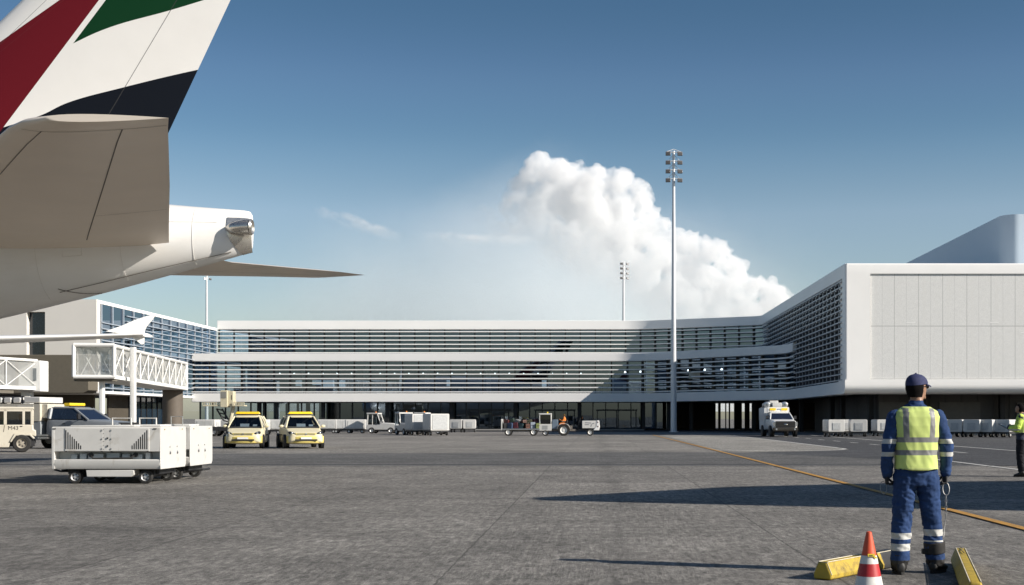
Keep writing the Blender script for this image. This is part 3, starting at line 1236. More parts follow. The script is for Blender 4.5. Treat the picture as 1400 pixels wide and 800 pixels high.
FINM = fin_mat()
mb = MB()
rings = []
for i in range(13):
    z = 6.3 + (17.4 - 6.3) * i / 12
    le = -14.08 + (z - 11.68) * 1.03
    te = -8.97 + (z - 11.68) * .4675
    if z < 8.2:
        le -= (8.2 - z) ** 1.5 * .8
    th = .10 * (te - le) * (.9 if i < 12 else .3)
    r = foil(le, te, 0, 0, th, 16)
    rings.append([(p[0], AY + p[2], z) for p in r])
mb.loft(rings)
mb.build('fin', FINM, air, ang=40)
# landing gear and wing far outside the picture keep the aircraft standing on its wheels
mb = MB()
mb.loft([foil(-52, -42, AY - 2.5, 3.6, 1.1), foil(-42, -37.5, AY - 16, 4.6, .5), foil(-38, -36, AY - 22, 5.0, .2)])
mb.loft([foil(-52, -42, AY + 2.5, 3.6, 1.1), foil(-42, -37.5, AY + 16, 4.6, .5), foil(-38, -36, AY + 26, 5.0, .2)])
mb.build('wing', AIRG, air)
mb = MB()
for sy in (-4.5, 4.5):
    mb.tube((-45, AY + sy, .6), (-45, AY + sy, 3.4), .18)
    for dx in (-1.4, 0, 1.4):
        mb.lathe([(.3, -.5), (.62, -.45), (.66, -.2), (.66, .2), (.62, .45), (.3, .5)], (-45 + dx, AY + sy, .66), 'y', 20, 1)
mb.build('landing_gear', [STEEL, RUBBER], air)

# ================================================================== SECOND AIRLINER: only a wing with its fence shows at the left edge
t = thing('airliner', 'white airliner wing with arrow-shaped tip fence in front of the blue glass side', 'aircraft', (-43, 62, 0))
mb = MB()
WT = (-22.6 + 43, 66.5 - 62, 5.62)
mb.loft([[(p[1], p[0], p[2]) for p in [(q[0], 0, q[2]) for q in foil(-6.5, .0, 0, 4.5, .9)]]] and
        [[(x_, p[0], p[2]) for p in foil(le, te, 0, z, th)] for (x_, le, te, z, th) in ((1.5, -3.6, 3.2, 4.55, .9), (8, -.4, 3.6, 5.0, .55), (15, 2.4, 4.7, 5.38, .34), (20.2, 4.2, 5.8, 5.66, .2))])
mb.build('wing', AIRW, t, ang=40)
mb = MB()


def fq(px, py, d):
    p = P(px, py, 66.6)
    return (p[0] + 43, p[1] - 62 + (px - 190) * .02 + d, p[2])


poly = [(152, 454.5), (170, 446.5), (186, 437.5), (200, 431.5), (209.5, 429.5), (206, 436), (199, 446), (196.5, 452), (196, 470), (193, 471.5), (184, 463), (175, 457.5)]
V = [fq(a, b, -.05) for a, b in poly] + [fq(a, b, .05) for a, b in poly]
n_ = len(poly)
mb.add(V, [tuple(range(n_)), tuple(range(2 * n_ - 1, n_ - 1, -1))] + [(i, (i + 1) % n_, (i + 1) % n_ + n_, i + n_) for i in range(n_)])
mb.build('tip_fence', AIRW, t, bev=.02)
mb = MB()
rings = []
for (y, z, r) in ((-22, 5.4, .2), (-19, 5.0, 1.0), (-12, 4.2, 1.9), (-4, 3.9, 2.0), (12, 3.9, 2.0), (16, 3.7, 1.7), (18.5, 3.4, .9), (19.2, 3.3, .25)):
    rings.append([(r * cos(2 * pi * k / 28), y, z + r * sin(2 * pi * k / 28)) for k in range(28)])
mb.loft(rings)
mb.build('fuselage', AIRW, t)
mb = MB()
mb.loft([[(p[2], p[0], z) for p in foil(a, b, 0, 0, .4)] for (a, b, z) in ((-20.5, -14, 5.4), (-23, -20.5, 11.4))])
mb.build('fin', AIRW, t)
mb = MB()
mb.lathe([(.7, -1.6), (.95, -1.4), (1.05, -.4), (.9, 1.0), (.5, 1.9)], (5.5, -3.6, 3.1), 'y', 24)
mb.build('engine', AIRW, t)
mb = MB()
for (x, y) in ((-2.6, -1), (2.6, -1), (0, 14)):
    mb.tube((x, y, .4), (x, y, 3.6), .12)
    mb.lathe([(.3, -.3), (.5, -.25), (.52, 0), (.5, .25), (.3, .3)], (x, y, .52), 'x', 18, 1)
mb.build('landing_gear', [STEEL, RUBBER], t)

# ================================================================== THIRD AIRLINER beyond the right edge: its wing throws the broad shadow across the apron
t = thing('airliner', 'airliner parked beyond the right edge whose wing shadow crosses the apron', 'aircraft', (44, 22, 0))
mb = MB()
pl = [(12.0, 18.75, 17.9, 7.2, .15), (15.5, 22.6, 16.6, 7.0, .35), (20, 25.2, 15.2, 6.6, .55), (28, 27.3, 14.2, 5.6, .9), (41.5, 30.5, 16.6, 4.4, 1.2)]
mb.loft([[(x_ - 44, p[0] - 22, p[2]) for p in foil(le, te, 0, z, th)] for (x_, le, te, z, th) in pl])
mb.loft([[(44 - x_, p[0] - 22, p[2]) for p in foil(le, te, 0, z, th)] for (x_, le, te, z, th) in pl])
mb.build('wing', AIRW, t, ang=40)
mb = MB()
rings = []
for (y, z, r) in ((-34, 6.2, .3), (-30, 6.0, 1.2), (-22, 5.4, 2.3), (-14, 5.1, 3.0), (20, 5.1, 3.0), (26, 4.8, 2.6), (30, 4.3, 1.5), (31.5, 4.0, .3)):
    rings.append([(r * cos(2 * pi * k / 32), y, z + r * sin(2 * pi * k / 32)) for k in range(32)])
mb.loft(rings)
mb.build('fuselage', AIRW, t)
mb = MB()
mb.loft([[(p[2], p[0], z) for p in foil(a, b, 0, 0, .5)] for (a, b, z) in ((-32, -23, 7.6), (-36, -32.8, 16.5))])
mb.build('fin', AIRW, t)
mb = MB()
for sx in (-10, 10):
    mb.lathe([(1.2, -2.4), (1.6, -2.0), (1.7, -.6), (1.5, 1.4), (.8, 2.8)], (sx, 8.2, 3.0), 'y', 28)
mb.build('engine', AIRW, t)
mb = MB()
for (x, y) in ((-5, -2), (5, -2), (0, 22)):
    mb.tube((x, y, .5), (x, y, 4.6), .18)
    mb.lathe([(.35, -.5), (.6, -.45), (.66, 0), (.6, .45), (.35, .5)], (x, y, .66), 'x', 18, 1)
mb.build('landing_gear', [STEEL, RUBBER], t)

# ================================================================== JET BRIDGES


def fritted():
    n = N('fritted_bridge_glass')
    d = n.node('ShaderNodeBsdfDiffuse'); d.inputs[0].default_value = (.62, .62, .60, 1)
    t_ = n.node('ShaderNodeBsdfTransparent'); t_.inputs[0].default_value = (.86, .88, .88, 1)
    g_ = n.node('ShaderNodeBsdfGlossy'); g_.inputs[1].default_value = .03
    m1 = n.node('ShaderNodeMixShader'); m1.inputs[0].default_value = .36
    n.link(t_.outputs[0], m1.inputs[1]); n.link(d.outputs[0], m1.inputs[2])
    m2 = n.node('ShaderNodeMixShader'); m2.inputs[0].default_value = .10
    n.link(m1.outputs[0], m2.inputs[1]); n.link(g_.outputs[0], m2.inputs[2])
    return n.done(m2.outputs[0])


BR_GLASS = fritted()
BR_W = M('bridge_white', (.78, .77, .74), .4, var=.03)
DKB = M('bridge_underside', (.14, .125, .10), .7)


def bridge(label, a, b, w, z0a, z1a, z0b, z1b, bays, dark=False):
    """glazed tunnel from a (x, y) to b; the facade that shows lies on the line a-b, the depth w behind it"""
    t = thing('jet_bridge', label, 'jet bridge', (a[0], a[1], 0))
    A, B = Vector((0, 0)), Vector((b[0] - a[0], b[1] - a[1]))
    d = (B - A).normalized()
    nrm = Vector((-d.y, d.x))
    if nrm.x > 0 and abs(nrm.x) > abs(nrm.y):
        nrm = -nrm
    if abs(nrm.y) > abs(nrm.x) and nrm.y < 0:
        nrm = -nrm

    def pt(s, k, off=0.0, du=0.0):
        p = A.lerp(B, s) + nrm * (w * off + du)
        z0, z1 = z0a + (z0b - z0a) * s, z1a + (z1b - z1a) * s
        return (p.x, p.y, z0 + (z1 - z0) * k)
    mb = MB()
    r = .058
    for off in (0, 1):
        for k in (0.04, .96):
            mb.path([pt(i / 8, k, off) for i in range(9)], r, 6)
        for i in range(bays + 1):
            s = i / bays
            mb.path([pt(s, 0.04, off), pt(s, .96, off)], r * .9, 6)
            if i < bays:
                s2, sm = (i + 1) / bays, (i + .5) / bays
                mb.path([pt(s, .06, off), pt(s2, .94, off)], r * .7, 5)
                mb.path([pt(s, .94, off), pt(s2, .06, off)], r * .7, 5)
    mb.build('truss', BR_W, t)
    mb = MB()
    mb.add([pt(0, .02, 0, .14), pt(1, .02, 0, .14), pt(1, .98, 0, .14), pt(0, .98, 0, .14)], [(0, 1, 2, 3)])
    mb.add([pt(0, .02, 1, -.14), pt(1, .02, 1, -.14), pt(1, .98, 1, -.14), pt(0, .98, 1, -.14)], [(0, 1, 2, 3)])
    mb.build('glazing', BR_GLASS, t, smooth=False)
    mb = MB()
    for (k0, k1) in ((-.06, .03), (.97, 1.03)):
        V = [pt(s, k, o) for s in (0, 1) for o in (-.03, 1.03) for k in (k0, k1)]
        mb.add(V, [(0, 1, 3, 2), (4, 6, 7, 5), (0, 4, 5, 1), (2, 3, 7, 6), (0, 2, 6, 4), (1, 5, 7, 3)], 0 if k0 > .5 else 0)
    mb.build('deck', BR_W, t)
    return t, pt


q0, q1 = (-34.9, 95.2), (-39.6, 127.5)
t, pt = bridge('glazed white jet bridge carried on white posts beside the blue glass side', q0, q1, 2.7, 4.45, 6.75, 4.35, 6.80, 10)
mb = MB()
# open cab end facing the apron: a wider frame with a light back panel
V = [pt(0, 0, 0, -.05), pt(0, 0, 1, .05), pt(0, 1, 1, .05), pt(0, 1, 0, -.05)]
for i in range(4):
    a, b = Vector(V[i]), Vector(V[(i + 1) % 4])
    mb.path([a, b], .14, 8)
mb.build('cab_frame', BR_W, t)
mb = MB()
a, b = Vector(pt(0, .02, 0)), Vector(pt(0, .98, 1))
mb.add([pt(.012, .02, 0), pt(.012, .02, 1), pt(.012, .98, 1), pt(.012, .98, 0)], [(0, 1, 2, 3)])
mb.build('cab_glazing', BR_GLASS, t, smooth=False)
mb = MB()
for (o0, o1) in ((.1, .5), (.5, .1), (.5, .9), (.9, .5)):
    mb.path([pt(.02, .05, o0), pt(.02, .95, o1)], .05, 6)
mb.build('cab_brace', BR_W, t)
mb = MB()
p = Vector(pt(1, 0, .5))
mb.cbox((p.x - .3, p.y + .5, (4.2 + 6.9) / 2), (2.9, 1.2, 2.7), 0, rz=0)
mb.build('end_portal', BR_W, t, bev=.05)
mb = MB(); mb.lathe([(.95, 0), (.95, 4.2)], (p.x - .1, p.y + .3, 0), 'z', 24); mb.build('support_column', M('brown_column', (.115, .095, .075), .7, var=.06), t)
for (px, top, Y, r_, c) in ((139.5, 4.4, 96.0, .16, 'support_post'), (182, 6.8, 99.0, .19, 'support_post')):
    mb = MB()
    x, y, _ = P(px, 0, Y)
    if top > 5:
        mb.rbox(x - q0[0] - r_, x - q0[0] + r_, y - q0[1] - .2, y - q0[1] + .2, 0, top, .05, 'z')
    else:
        mb.rbox(x - q0[0] - r_, x - q0[0] + r_, y - q0[1] - .2, y - q0[1] + .2, 0, top, .05, 'z')
    mb.build(c, BR_W, t)
mb = MB()
mb.cbox((-1.5, .6, 4.25), (2.8, 1.0, .22), 0)
mb.build('cab_floor_beam', DKB, t, bev=.02)
BR1 = t

q0, q1 = (-52.2, 100.0), (-49.9, 117)
t, pt = bridge('white glazed jet bridge with lattice bracing at the left edge', (-58, 92), (-50.8, 119.6), 2.4, 4.15, 6.75, 4.2, 6.75, 7)
mb = MB()
p = Vector(pt(1, 0, .5))
mb.box(p.x - .4, p.x + 1.6, p.y - .6, p.y + 1.2, 3.9, 6.7)
mb.build('end_portal', BR_W, t, bev=.05)
mb = MB(); mb.box(p.x + .75, p.x + 1.25, p.y - .66, p.y - .605, 4.9, 6.0); mb.build('portal_window', MIDGREY, t)
mb = MB(); mb.box(p.x - .3, p.x + .55, p.y - .3, p.y + .5, 0, 3.9); mb.build('support_post', BR_W, t, bev=.04)
mb = MB()
for s in (.1, .45, .8):
    c = Vector(pt(s, 0, .5))
    mb.cbox((c.x, c.y, 3.85), (2.2, 5.5, .35), 0, rz=-.25)
mb.build('underframe', DKB, t)
# ================================================================== WHEELS


def wheel(parent, x, y, r, w, side=-1, rim=None, spokes=0, hub=.58, detail=True):
    """wheel with its axle along local Y; side = which way the outer face looks; tyre with a rim as sub-part"""
    mb = MB()
    n = 24 if detail else 14
    mb.lathe([(r * .60, -w / 2), (r * .90, -w / 2), (r * .985, -w * .36), (r, -w * .2), (r, w * .2), (r * .985, w * .36), (r * .90, w / 2), (r * .60, w / 2), (r * .56, 0), (r * .60, -w / 2)], (0, 0, 0), 'y', n, 0, False)
    t = mb.build('wheel', RUBBER, parent, loc=(x, y, r))
    mb = MB()
    s = side
    q = r * hub * 1.06
    prof = [(0, s * w * .30), (q * .30, s * w * .30), (q * .34, s * w * .22), (q * .72, s * w * .16), (q * .92, s * w * .44), (q, s * w * .49), (q * 1.02, s * w * .30), (q * .9, -s * w * .3), (0, -s * w * .3)]
    mb.lathe([(max(a, .001), b) for a, b in prof], (0, 0, 0), 'y', n)
    if spokes:
        for k in range(spokes):
            a = 2 * pi * k / spokes
            mb.cbox((cos(a) * q * .56, s * w * .205, sin(a) * q * .56), (q * .26, w * .09, q * .26), 1, ry=-a)
    mb.build('rim', [rim or RIM, DARK], t)
    return t


# ================================================================== GROUND POWER UNITS (big white units in front, left)
def gpu(label, loc):
    t = thing('ground_power_unit', label, 'power unit', loc, 0, 'ground power units on the apron')
    L, D, z0, z1 = 1.175, .88, .32, 1.235          # half length, half depth, body bottom and top
    zc, zr = .52, .70                              # equipment recess
    mb = MB()
    prof = [(-D, zr), (-D, z1 - .02), (-D + .05, z1), (D - .05, z1), (D, z1 - .02), (D, z0 + .06), (D - .06, z0), (-D + .28, z0), (-D + .28, zr)]
    mb.prism(prof, -L, L - .02, 'x')
    # end cheeks close the recess; their lower corner is cut
    mb.prism([(-D, z1 - .02), (-D + .05, z1 + .002), (D - .05, z1 + .002), (D + .004, z1 - .02), (D + .004, z0 + .07), (D - .07, z0 - .004), (-D + .02, z0 - .004), (-D - .004, z0 + .16)], L - .02, L, 'x')
    mb.prism([(-D - .004, z1 - .02), (-D + .30, z1 - .02), (-D + .30, z0), (-D + .02, z0), (-D - .004, z0 + .16)], -L, -L + .06, 'x')
    # lower front skirt, slightly folded back
    mb.prism([(-D, zc), (-D + .02, zc + .01), (-D + .30, zc + .01), (-D + .30, z0), (-D + .05, z0), (-D, z0 + .10)], -L + .06, L - .02, 'x')
    body = mb.build('body', WHITE_V, t, bev=.008)
    # front doors with slanting rows of cooling slots
    for sx in (-1, 1):
        mb = MB()
        xa, xb = (-.885, -.06) if sx < 0 else (.09, .93)
        mb.box(xa, xb, -D - .012, -D + .004, zr + .012, z1 - .035)
        d = mb.build('door', WHITE_V, t, bev=.004)
        mb = MB()
        for k in range(8):
            xx = (-.86 + k * .0455) if sx < 0 else (.885 - k * .0455)
            top = z1 - .075 - k * .047
            mb.box(xx - .011, xx + .011, -D - .0145, -D - .010, zr + .05, top)
        mb.build('vent_slots', BLACK, d)
        mb = MB()
        for zz in (zr + .06, zr + .27, z1 - .08):
            mb.cbox((-.085 if sx < 0 else .115, -D - .018, zz), (.018, .012, .03), 0)
        for xx in (xa + .03, xb - .03):
            mb.cbox((xx, -D - .016, zr - .0), (.035, .014, .018), 1)
        mb.build('hinge', [STEEL, DARK], d)
    mb = MB(); mb.box(-.058, .088, -D - .010, -D + .004, zr + .012, z1 - .035)
    for zz in (zr + .12, zr + .29):
        mb.cbox((.04, -D - .02, zz), (.022, .02, .035), 1)
    for k in range(6):
        mb.cbox((-.045, -D - .014, zr + .05 + k * .085), (.008, .008, .008), 1)
    mb.build('centre_post', [WHITE_V, DARK], t)
    # equipment in the recess
    mb = MB()
    rr = random.Random(4)
    x = -.80
    for w in (.14, .16, .34, .30, .18, .22, .12):
        if x > .95:
            break
        mb.box(x, x + w - .02, -D + .12, -D + .27, zc + .015, zc + rr.uniform(.10, .165), rr.choice([0, 1, 0]))
        x += w + rr.uniform(.02, .06)
    mb.box(-L + .05, L - .05, -D + .272, -D + .29, zc, zr, 1)
    mb.build('equipment', [M('gpu_grey_box', (.33, .37, .39), .5), M('gpu_pale_box', (.50, .52, .52), .45, .2)], t, bev=.006)
    for xx in (-.36, .60):
        mb = MB()
        mb.lathe([(.052, -.0), (.055, -.03), (.045, -.04), (.02, -.035)], (xx, -D + .12, zc + .105), 'y', 18)
        mb.build('socket', DARK, t)
    mb = MB()
    mb.path([(-.36, -D + .08, zc + .10), (-.30, -D + .03, zc + .03), (-.1, -D + .05, zc + .03), (.25, -D + .04, zc + .035), (.52, -D + .03, zc + .04), (.60, -D + .08, zc + .10)], .016, 8)
    mb.build('power_cable', RUBBER, t)
    mb = MB()
    for xx in (-L + .06, L - .12):
        mb.cbox((xx, -D - .006, z1 - .045), (.07, .012, .02), 0)
    mb.build('marker_light', DARK, t)
    # end face: pair of latches with their rings
    for yy in (-.25, .25):
        mb = MB()
        mb.lathe([(.036, 0), (.04, .006), (.03, .012), (.001, .012)], (L, yy, .66), 'x', 16)
        mb.lathe([(.018, 0), (.018, .012), (.001, .013)], (L, yy - .02, .79), 'x', 12)
        mb.cbox((L + .014, yy, .65), (.012, .02, .04), 1)
        mb.build('latch', [STEEL, DARK], t)
    mb = MB()
    for yy in (-.62, .60):
        mb.cbox((L + .004, yy, z1 - .06), (.012, .05, .022), 0)
    mb.build('end_marker', M('brass_marker', (.45, .33, .12), .4, .5), t)
    mb = MB()
    mb.box(-.9, .5, -.55, .6, z1 + .001, z1 + .028)
    mb.box(.35, .95, -.2, .55, z1 + .001, z1 + .045)
    mb.build('top_cover', WHITE_V, t, bev=.01)
    # undercarriage
    mb = MB()
    mb.prism([(-.46, .30), (-.44, .15), (.52, .15), (.58, .20), (.58, .30)], -D + .06, -D + .42, 'y')
    mb.build('side_tank', WHITE_V, t, bev=.012)
    mb = MB()
    mb.box(-1.0, 1.0, -.42, .62, .20, .315)
    for xx in (-.72, .80):
        mb.tube((xx, -.6, .15), (xx, .6, .15), .03)
        mb.box(xx - .12, xx + .12, -.55, .55, .17, .30)
    mb.build('chassis', DARK, t)
    for xx in (-.72, .80):
        for sy in (-1, 1):
            wheel(t, xx, sy * .70, .148, .13, sy, RIM, 5, .62)
    mb = MB()
    mb.path([(-L + .1, 0, .24), (-L - .16, 0, .24), (-L - .30, 0, .28)], .022, 8)
    mb.box(-L - .02, -L + .02, -.3, .05, .25, .29)
    mb.build('drawbar', DARK, t)
    return t


G1 = gpu('white ground power unit with slanted black cooling slots, nearest one on the left', (-10.56, 29.25, 0))
G2 = dup(G1, (-10.53, 31.22, 0), 0, 'white ground power unit mostly hidden behind the one with slanted slots, only its end shows')
mb = MB()
mb.path([(.55, -.3, 1.24), (.55, -.3, 1.46), (.82, -.3, 1.46), (.82, -.3, 1.24)], .014, 8)
mb.build('handrail', STEEL, G2)
mb = MB()
mb.path([(-1.05, .3, 1.24), (-1.05, .3, 1.42), (-.6, .3, 1.42), (-.6, .3, 1.24)], .02, 8)
mb.path([(-.4, .3, 1.24), (-.4, .3, 1.42), (.0, .3, 1.42), (.0, .3, 1.24)], .02, 8)
mb.build('handrail', WHITE_V, G2)
mb = MB()
mb.path([(1.1, -.45, .2), (1.32, -.45, .22), (1.32, .1, .22)], .03, 8)
mb.build('tow_hook', DARK, G2)

# ================================================================== WHITE TRACTOR at the left edge
t = thing('baggage_tractor', 'cream baggage tractor with boxy cab and number M43 on its door', 'tractor', (-24.5, 56.2, 0), radians(22))
# local x grows towards the rear of the tractor, to the right in the photo; origin under the rear axle
mb = MB()
side = [(-2.05, .30), (-2.05, .88), (-1.95, .98), (-1.20, 1.04), (-1.14, 1.16), (.44, 1.16), (.45, .96), (.54, .92), (.55, .66), (.42, .70), (.30, .775), (-.25, .775), (-.42, .50), (-.50, .20), (-.98, .20), (-1.06, .52), (-1.14, .66), (-1.46, .66), (-1.56, .46), (-1.62, .28)]
mb.prism(side, -.60, .60, 'y')
mb.build('body', CREAM_V, t, bev=.03)
mb = MB()
mb.prism([(-.28, .79), (.34, .79), (.52, .58), (.44, .56), (.30, .70), (-.22, .70), (-.40, .42), (-.47, .44)], -.66, -.56, 'y')
mb.prism([(-1.46, .72), (-1.08, .72), (-.98, .52), (-1.04, .50), (-1.12, .64), (-1.44, .64), (-1.52, .50), (-1.58, .52)], -.66, -.56, 'y')
mb.build('fender', CREAM_V, t, bev=.02)
mb = MB()
R0, R1 = 1.16, 1.86
for (a, b) in ((.34, .44), (.02, .12), (-.70, -.58)):
    mb.prism([(a, R0), (b, R0), (b, R1), (a, R1)], -.60, -.555, 'y')
    mb.prism([(a, R0), (b, R0), (b, R1), (a, R1)], .555, .60, 'y')
mb.prism([(-1.14, R0), (-1.06, R0), (-.92, R1), (-1.0, R1)], -.60, -.555, 'y')
mb.prism([(-1.14, R0), (-1.06, R0), (-.92, R1), (-1.0, R1)], .555, .60, 'y')
mb.rbox(-1.04, .46, -.62, .62, R1 - .06, R1 + .06, .05, 'x')
for s in (-1, 1):
    mb.box(-1.1, .42, s * .578 - .022, s * .578 + .022, R1 - .14, R1 - .05)
mb.build('cab_frame', CREAM_V, t, bev=.012)
mb = MB()
for s in (-1, 1):
    mb.box(-1.08, .42, s * .572 - .004, s * .572 + .004, R0, R1 - .06)
mb.box(.38, .39, -.55, .55, R0, R1)
mb.add([(-1.1, -.55, R0), (-1.1, .55, R0), (-.96, .55, R1), (-.96, -.55, R1)], [(0, 1, 2, 3)])
mb.build('cab_glass', CAR_GLASS, t, smooth=False)
mb = MB(); mb.cbox((-.02, -.612, 1.095), (.09, .02, .035)); mb.build('door_handle', DARK, t)
mb = MB()
mb.path([(-.66, -.603, 1.14), (-.70, -.603, .86)], .012, 6)
mb.path([(-.06, -.603, .74), (-.24, -.603, .40)], .010, 6)
mb.build('door_seam', M('dark_seam', (.12, .10, .075), .7), t)  # dark lines along the door joints
cu = bpy.data.curves.new('door_number', 'FONT')
cu.body = 'M43'
cu.size = .235
cu.extrude = .002
cu.align_x = 'CENTER'
fo = bpy.data.objects.new('lettering', cu)
COL.objects.link(fo)
bpy.context.view_layer.update()
tm = bpy.data.meshes.new_from_object(fo.evaluated_get(bpy.context.evaluated_depsgraph_get()))
bpy.data.objects.remove(fo)
bpy.data.curves.remove(cu)
tm.materials.clear()
tm.materials.append(M('stencil_black', (.025, .022, .02), .6))
fo = bpy.data.objects.new('door_number', tm)
COL.objects.link(fo)
fo.parent = t
fo.location = (-.33, -.603, .945)
fo.rotation_euler = (pi / 2, 0, 0)
mb = MB()
mb.box(-.62, -.05, -.3, .3, .9, 1.08)
mb.cbox((-.05, 0, 1.32), (.12, .5, .6), ry=-.15)
mb.build('seat', DARK, t, bev=.03)
mb = MB(); mb.cbox((-2.07, 0, .62), (.04, .7, .4)); mb.build('grille', DARK, t)
mb = MB(); mb.box(-1.7, .5, -.5, .5, .24, .46); mb.build('chassis', DARK, t)
for (x, r) in ((0, .37), (-1.28, .31)):
    for s in (-1, 1):
        wheel(t, x, s * .60, r, .22, s, M('tractor_rim', (.30, .27, .22), .7), 5, .52)
TRACTOR = t

# ================================================================== CARS
def car_shell(mb, st, m=0, n=5):
    """st: stations (y, z0, z1, w0, w1, r): a rounded tub lofted along y"""
    rings = []
    for (y, z0, z1, w0, w1, r) in st:
        ring = []
        zm = z0 + (z1 - z0) * .55
        for s in (1, -1):
            pts = [(w0 * .92, z0), (w0, z0 + r), (w0 * 1.0, zm), (w1, z1 - r * 1.2), (w1 - r * .35, z1 - r * .3), (w1 - r * 1.4, z1)]
            pts = pts if s > 0 else pts[::-1]
            ring += [(s * x, y, z) for x, z in pts]
        rings.append(ring)
    mb.loft(rings, m)


def follow_me_car(label, loc, rz):
    """front of the car looks along local -Y"""
    t = thing('marshal_car', label, 'car', loc, rz, 'ivory marshal cars')
    mb = MB()
    car_shell(mb, [(-2.02, .40, .62, .52, .50, .06), (-1.97, .27, .70, .72, .68, .08), (-1.80, .22, .78, .84, .76, .09), (-1.45, .20, .86, .875, .82, .10), (-.95, .20, .98, .885, .845, .10), (-.70, .20, 1.02, .89, .85, .09),
                   (.8, .20, 1.06, .89, .85, .09), (1.6, .22, 1.06, .87, .83, .09), (1.95, .28, 1.02, .80, .77, .09), (2.06, .42, .92, .66, .66, .08)])
    body = mb.build('body', IVORY, t, ang=50)
    s = body.modifiers.new('smooth', 'SUBSURF'); s.levels = s.render_levels = 3
    # cabin: roof and pillars in body colour around the glass
    mb = MB()
    car_shell(mb, [(-.34, 1.48, 1.50, .50, .50, .01), (-.22, 1.50, 1.56, .58, .53, .03), (.5, 1.52, 1.60, .60, .55, .03), (1.5, 1.50, 1.57, .58, .53, .03), (1.62, 1.48, 1.50, .5, .5, .01)])
    mb.build('roof', IVORY, t)
    for sx in (-1, 1):
        for pts, r_ in (([(sx * .80, -.98, .98), (sx * .70, -.60, 1.25), (sx * .585, -.26, 1.52)], .042), ([(sx * .83, .42, 1.0), (sx * .735, .44, 1.3), (sx * .60, .46, 1.54)], .035),
                        ([(sx * .82, 1.40, 1.0), (sx * .73, 1.46, 1.3), (sx * .60, 1.52, 1.52)], .06), ([(sx * .66, 1.90, 1.0), (sx * .62, 1.75, 1.3), (sx * .54, 1.62, 1.50)], .06)):
            mb = MB(); mb.path(pts, r_, 8); mb.build('pillar', IVORY, t)
    mb = MB()
    mb.add([(-.79, -.99, .985), (.79, -.99, .985), (.575, -.25, 1.52), (-.575, -.25, 1.52)], [(0, 1, 2, 3)])
    mb.build('windscreen', CAR_GLASS, t, smooth=False)
    for sx in (-1, 1):
        mb = MB()
        mb.add([(sx * .825, -.90, 1.0), (sx * .825, 1.75, 1.0), (sx * .605, 1.55, 1.53), (sx * .605, -.2, 1.53)], [(0, 1, 2, 3)])
        mb.build('side_window', DARK_GLASS, t, smooth=False)
    mb = MB()
    mb.add([(-.66, 1.93, 1.0), (.66, 1.93, 1.0), (.54, 1.63, 1.5), (-.54, 1.63, 1.5)], [(0, 1, 2, 3)])
    mb.build('rear_window', DARK_GLASS, t, smooth=False)
    mb = MB()
    mb.cbox((0, -.62, 1.0), (1.4, .7, .06), 0)
    for sx in (-.36, .36):
        mb.cbox((sx, .35, 1.12), (.46, .16, .55), 0, rx=-.15)
        mb.cbox((sx, .42, 1.42), (.24, .1, .16), 0)
    mb.box(-.7, .7, -.3, 1.6, .95, 1.0, 0)
    mb.build('cabin_interior', M('cabin_grey', (.035, .038, .045), .8), t)
    mb = MB()
    mb.cbox((-.06, -.66, 1.10), (.42, .03, .16), 0, rx=-.5)
    mb.cbox((.42, -.60, 1.09), (.20, .03, .10), 0, rx=-.5)
    mb.build('papers_on_dash', WHITE, t)
    # front: grille strip, bumper, lamps
    mb = MB()
    mb.prism([(-.44, .63), (.44, .63), (.50, .74), (-.50, .74)], -2.01, -1.90, 'y')
    g = mb.build('grille', YELLOW_CAR, t, bev=.01)
    mb = MB()
    for k in range(4):
        mb.box(-.42, .42, -2.022, -2.005, .645 + k * .024, .653 + k * .024)
    mb.lathe([(.05, 0), (.05, -.012), (.04, -.014)], (0, -2.014, .69), 'y', 14, 1)
    mb.build('grille_bars', [MIDGREY, CHROME], g)
    mb = MB()
    bp = []
    for k in range(13):
        u = -1 + k / 6
        bp.append((u * .86, -2.06 + .30 * abs(u) ** 2.6))
    mb.loft([[(x, y + .02, .27), (x, y - .02, .34), (x, y - .02, .56), (x, y + .03, .60), (x, y + .2, .60), (x, y + .2, .27)] for x, y in bp])
    mb.build('bumper', YELLOW_CAR, t, ang=40)
    mb = MB(); mb.box(-.52, .52, -2.10, -2.06, .37, .45); mb.build('air_intake', DARK, t, bev=.01)
    mb = MB(); mb.box(-.25, .25, -2.115, -2.10, .455, .545); mb.build('number_plate', WHITE, t)
    for sx in (-1, 1):
        mb = MB()
        h = [(.50, .68), (.60, .66), (.78, .70), (.80, .80), (.72, .83), (.55, .76)]
        V = [(sx * x, -1.99 + .62 * max(0, x - .42) ** 1.2 - .015, z) for x, z in h]
        V += [(sx * x, -1.80 + .62 * max(0, x - .42) ** 1.2, z) for x, z in h]
        n_ = len(h)
        mb.add(V, [tuple(range(n_)), tuple(range(2 * n_ - 1, n_ - 1, -1))] + [(i, i + n_, (i + 1) % n_ + n_, (i + 1) % n_) for i in range(n_)])
        hl = mb.build('headlight', DARK_GLASS, t, bev=.01)
        mb = MB(); mb.ball((sx * .645, -1.97, .735), (.055, .03, .05), 10); mb.build('bulb', LAMP, hl)
        mb = MB()
        mb.ball((sx * .98, -.72, 1.06), (.11, .06, .075), 10)
        mb.tube((sx * .84, -.70, 1.02), (sx * .95, -.72, 1.04), .02)
        mb.build('wing_mirror', IVORY, t)
        mb = MB(); mb.cbox((sx * .9, .9, .64), (.03, 2.2, .05)); mb.build('side_trim', DARK, t)
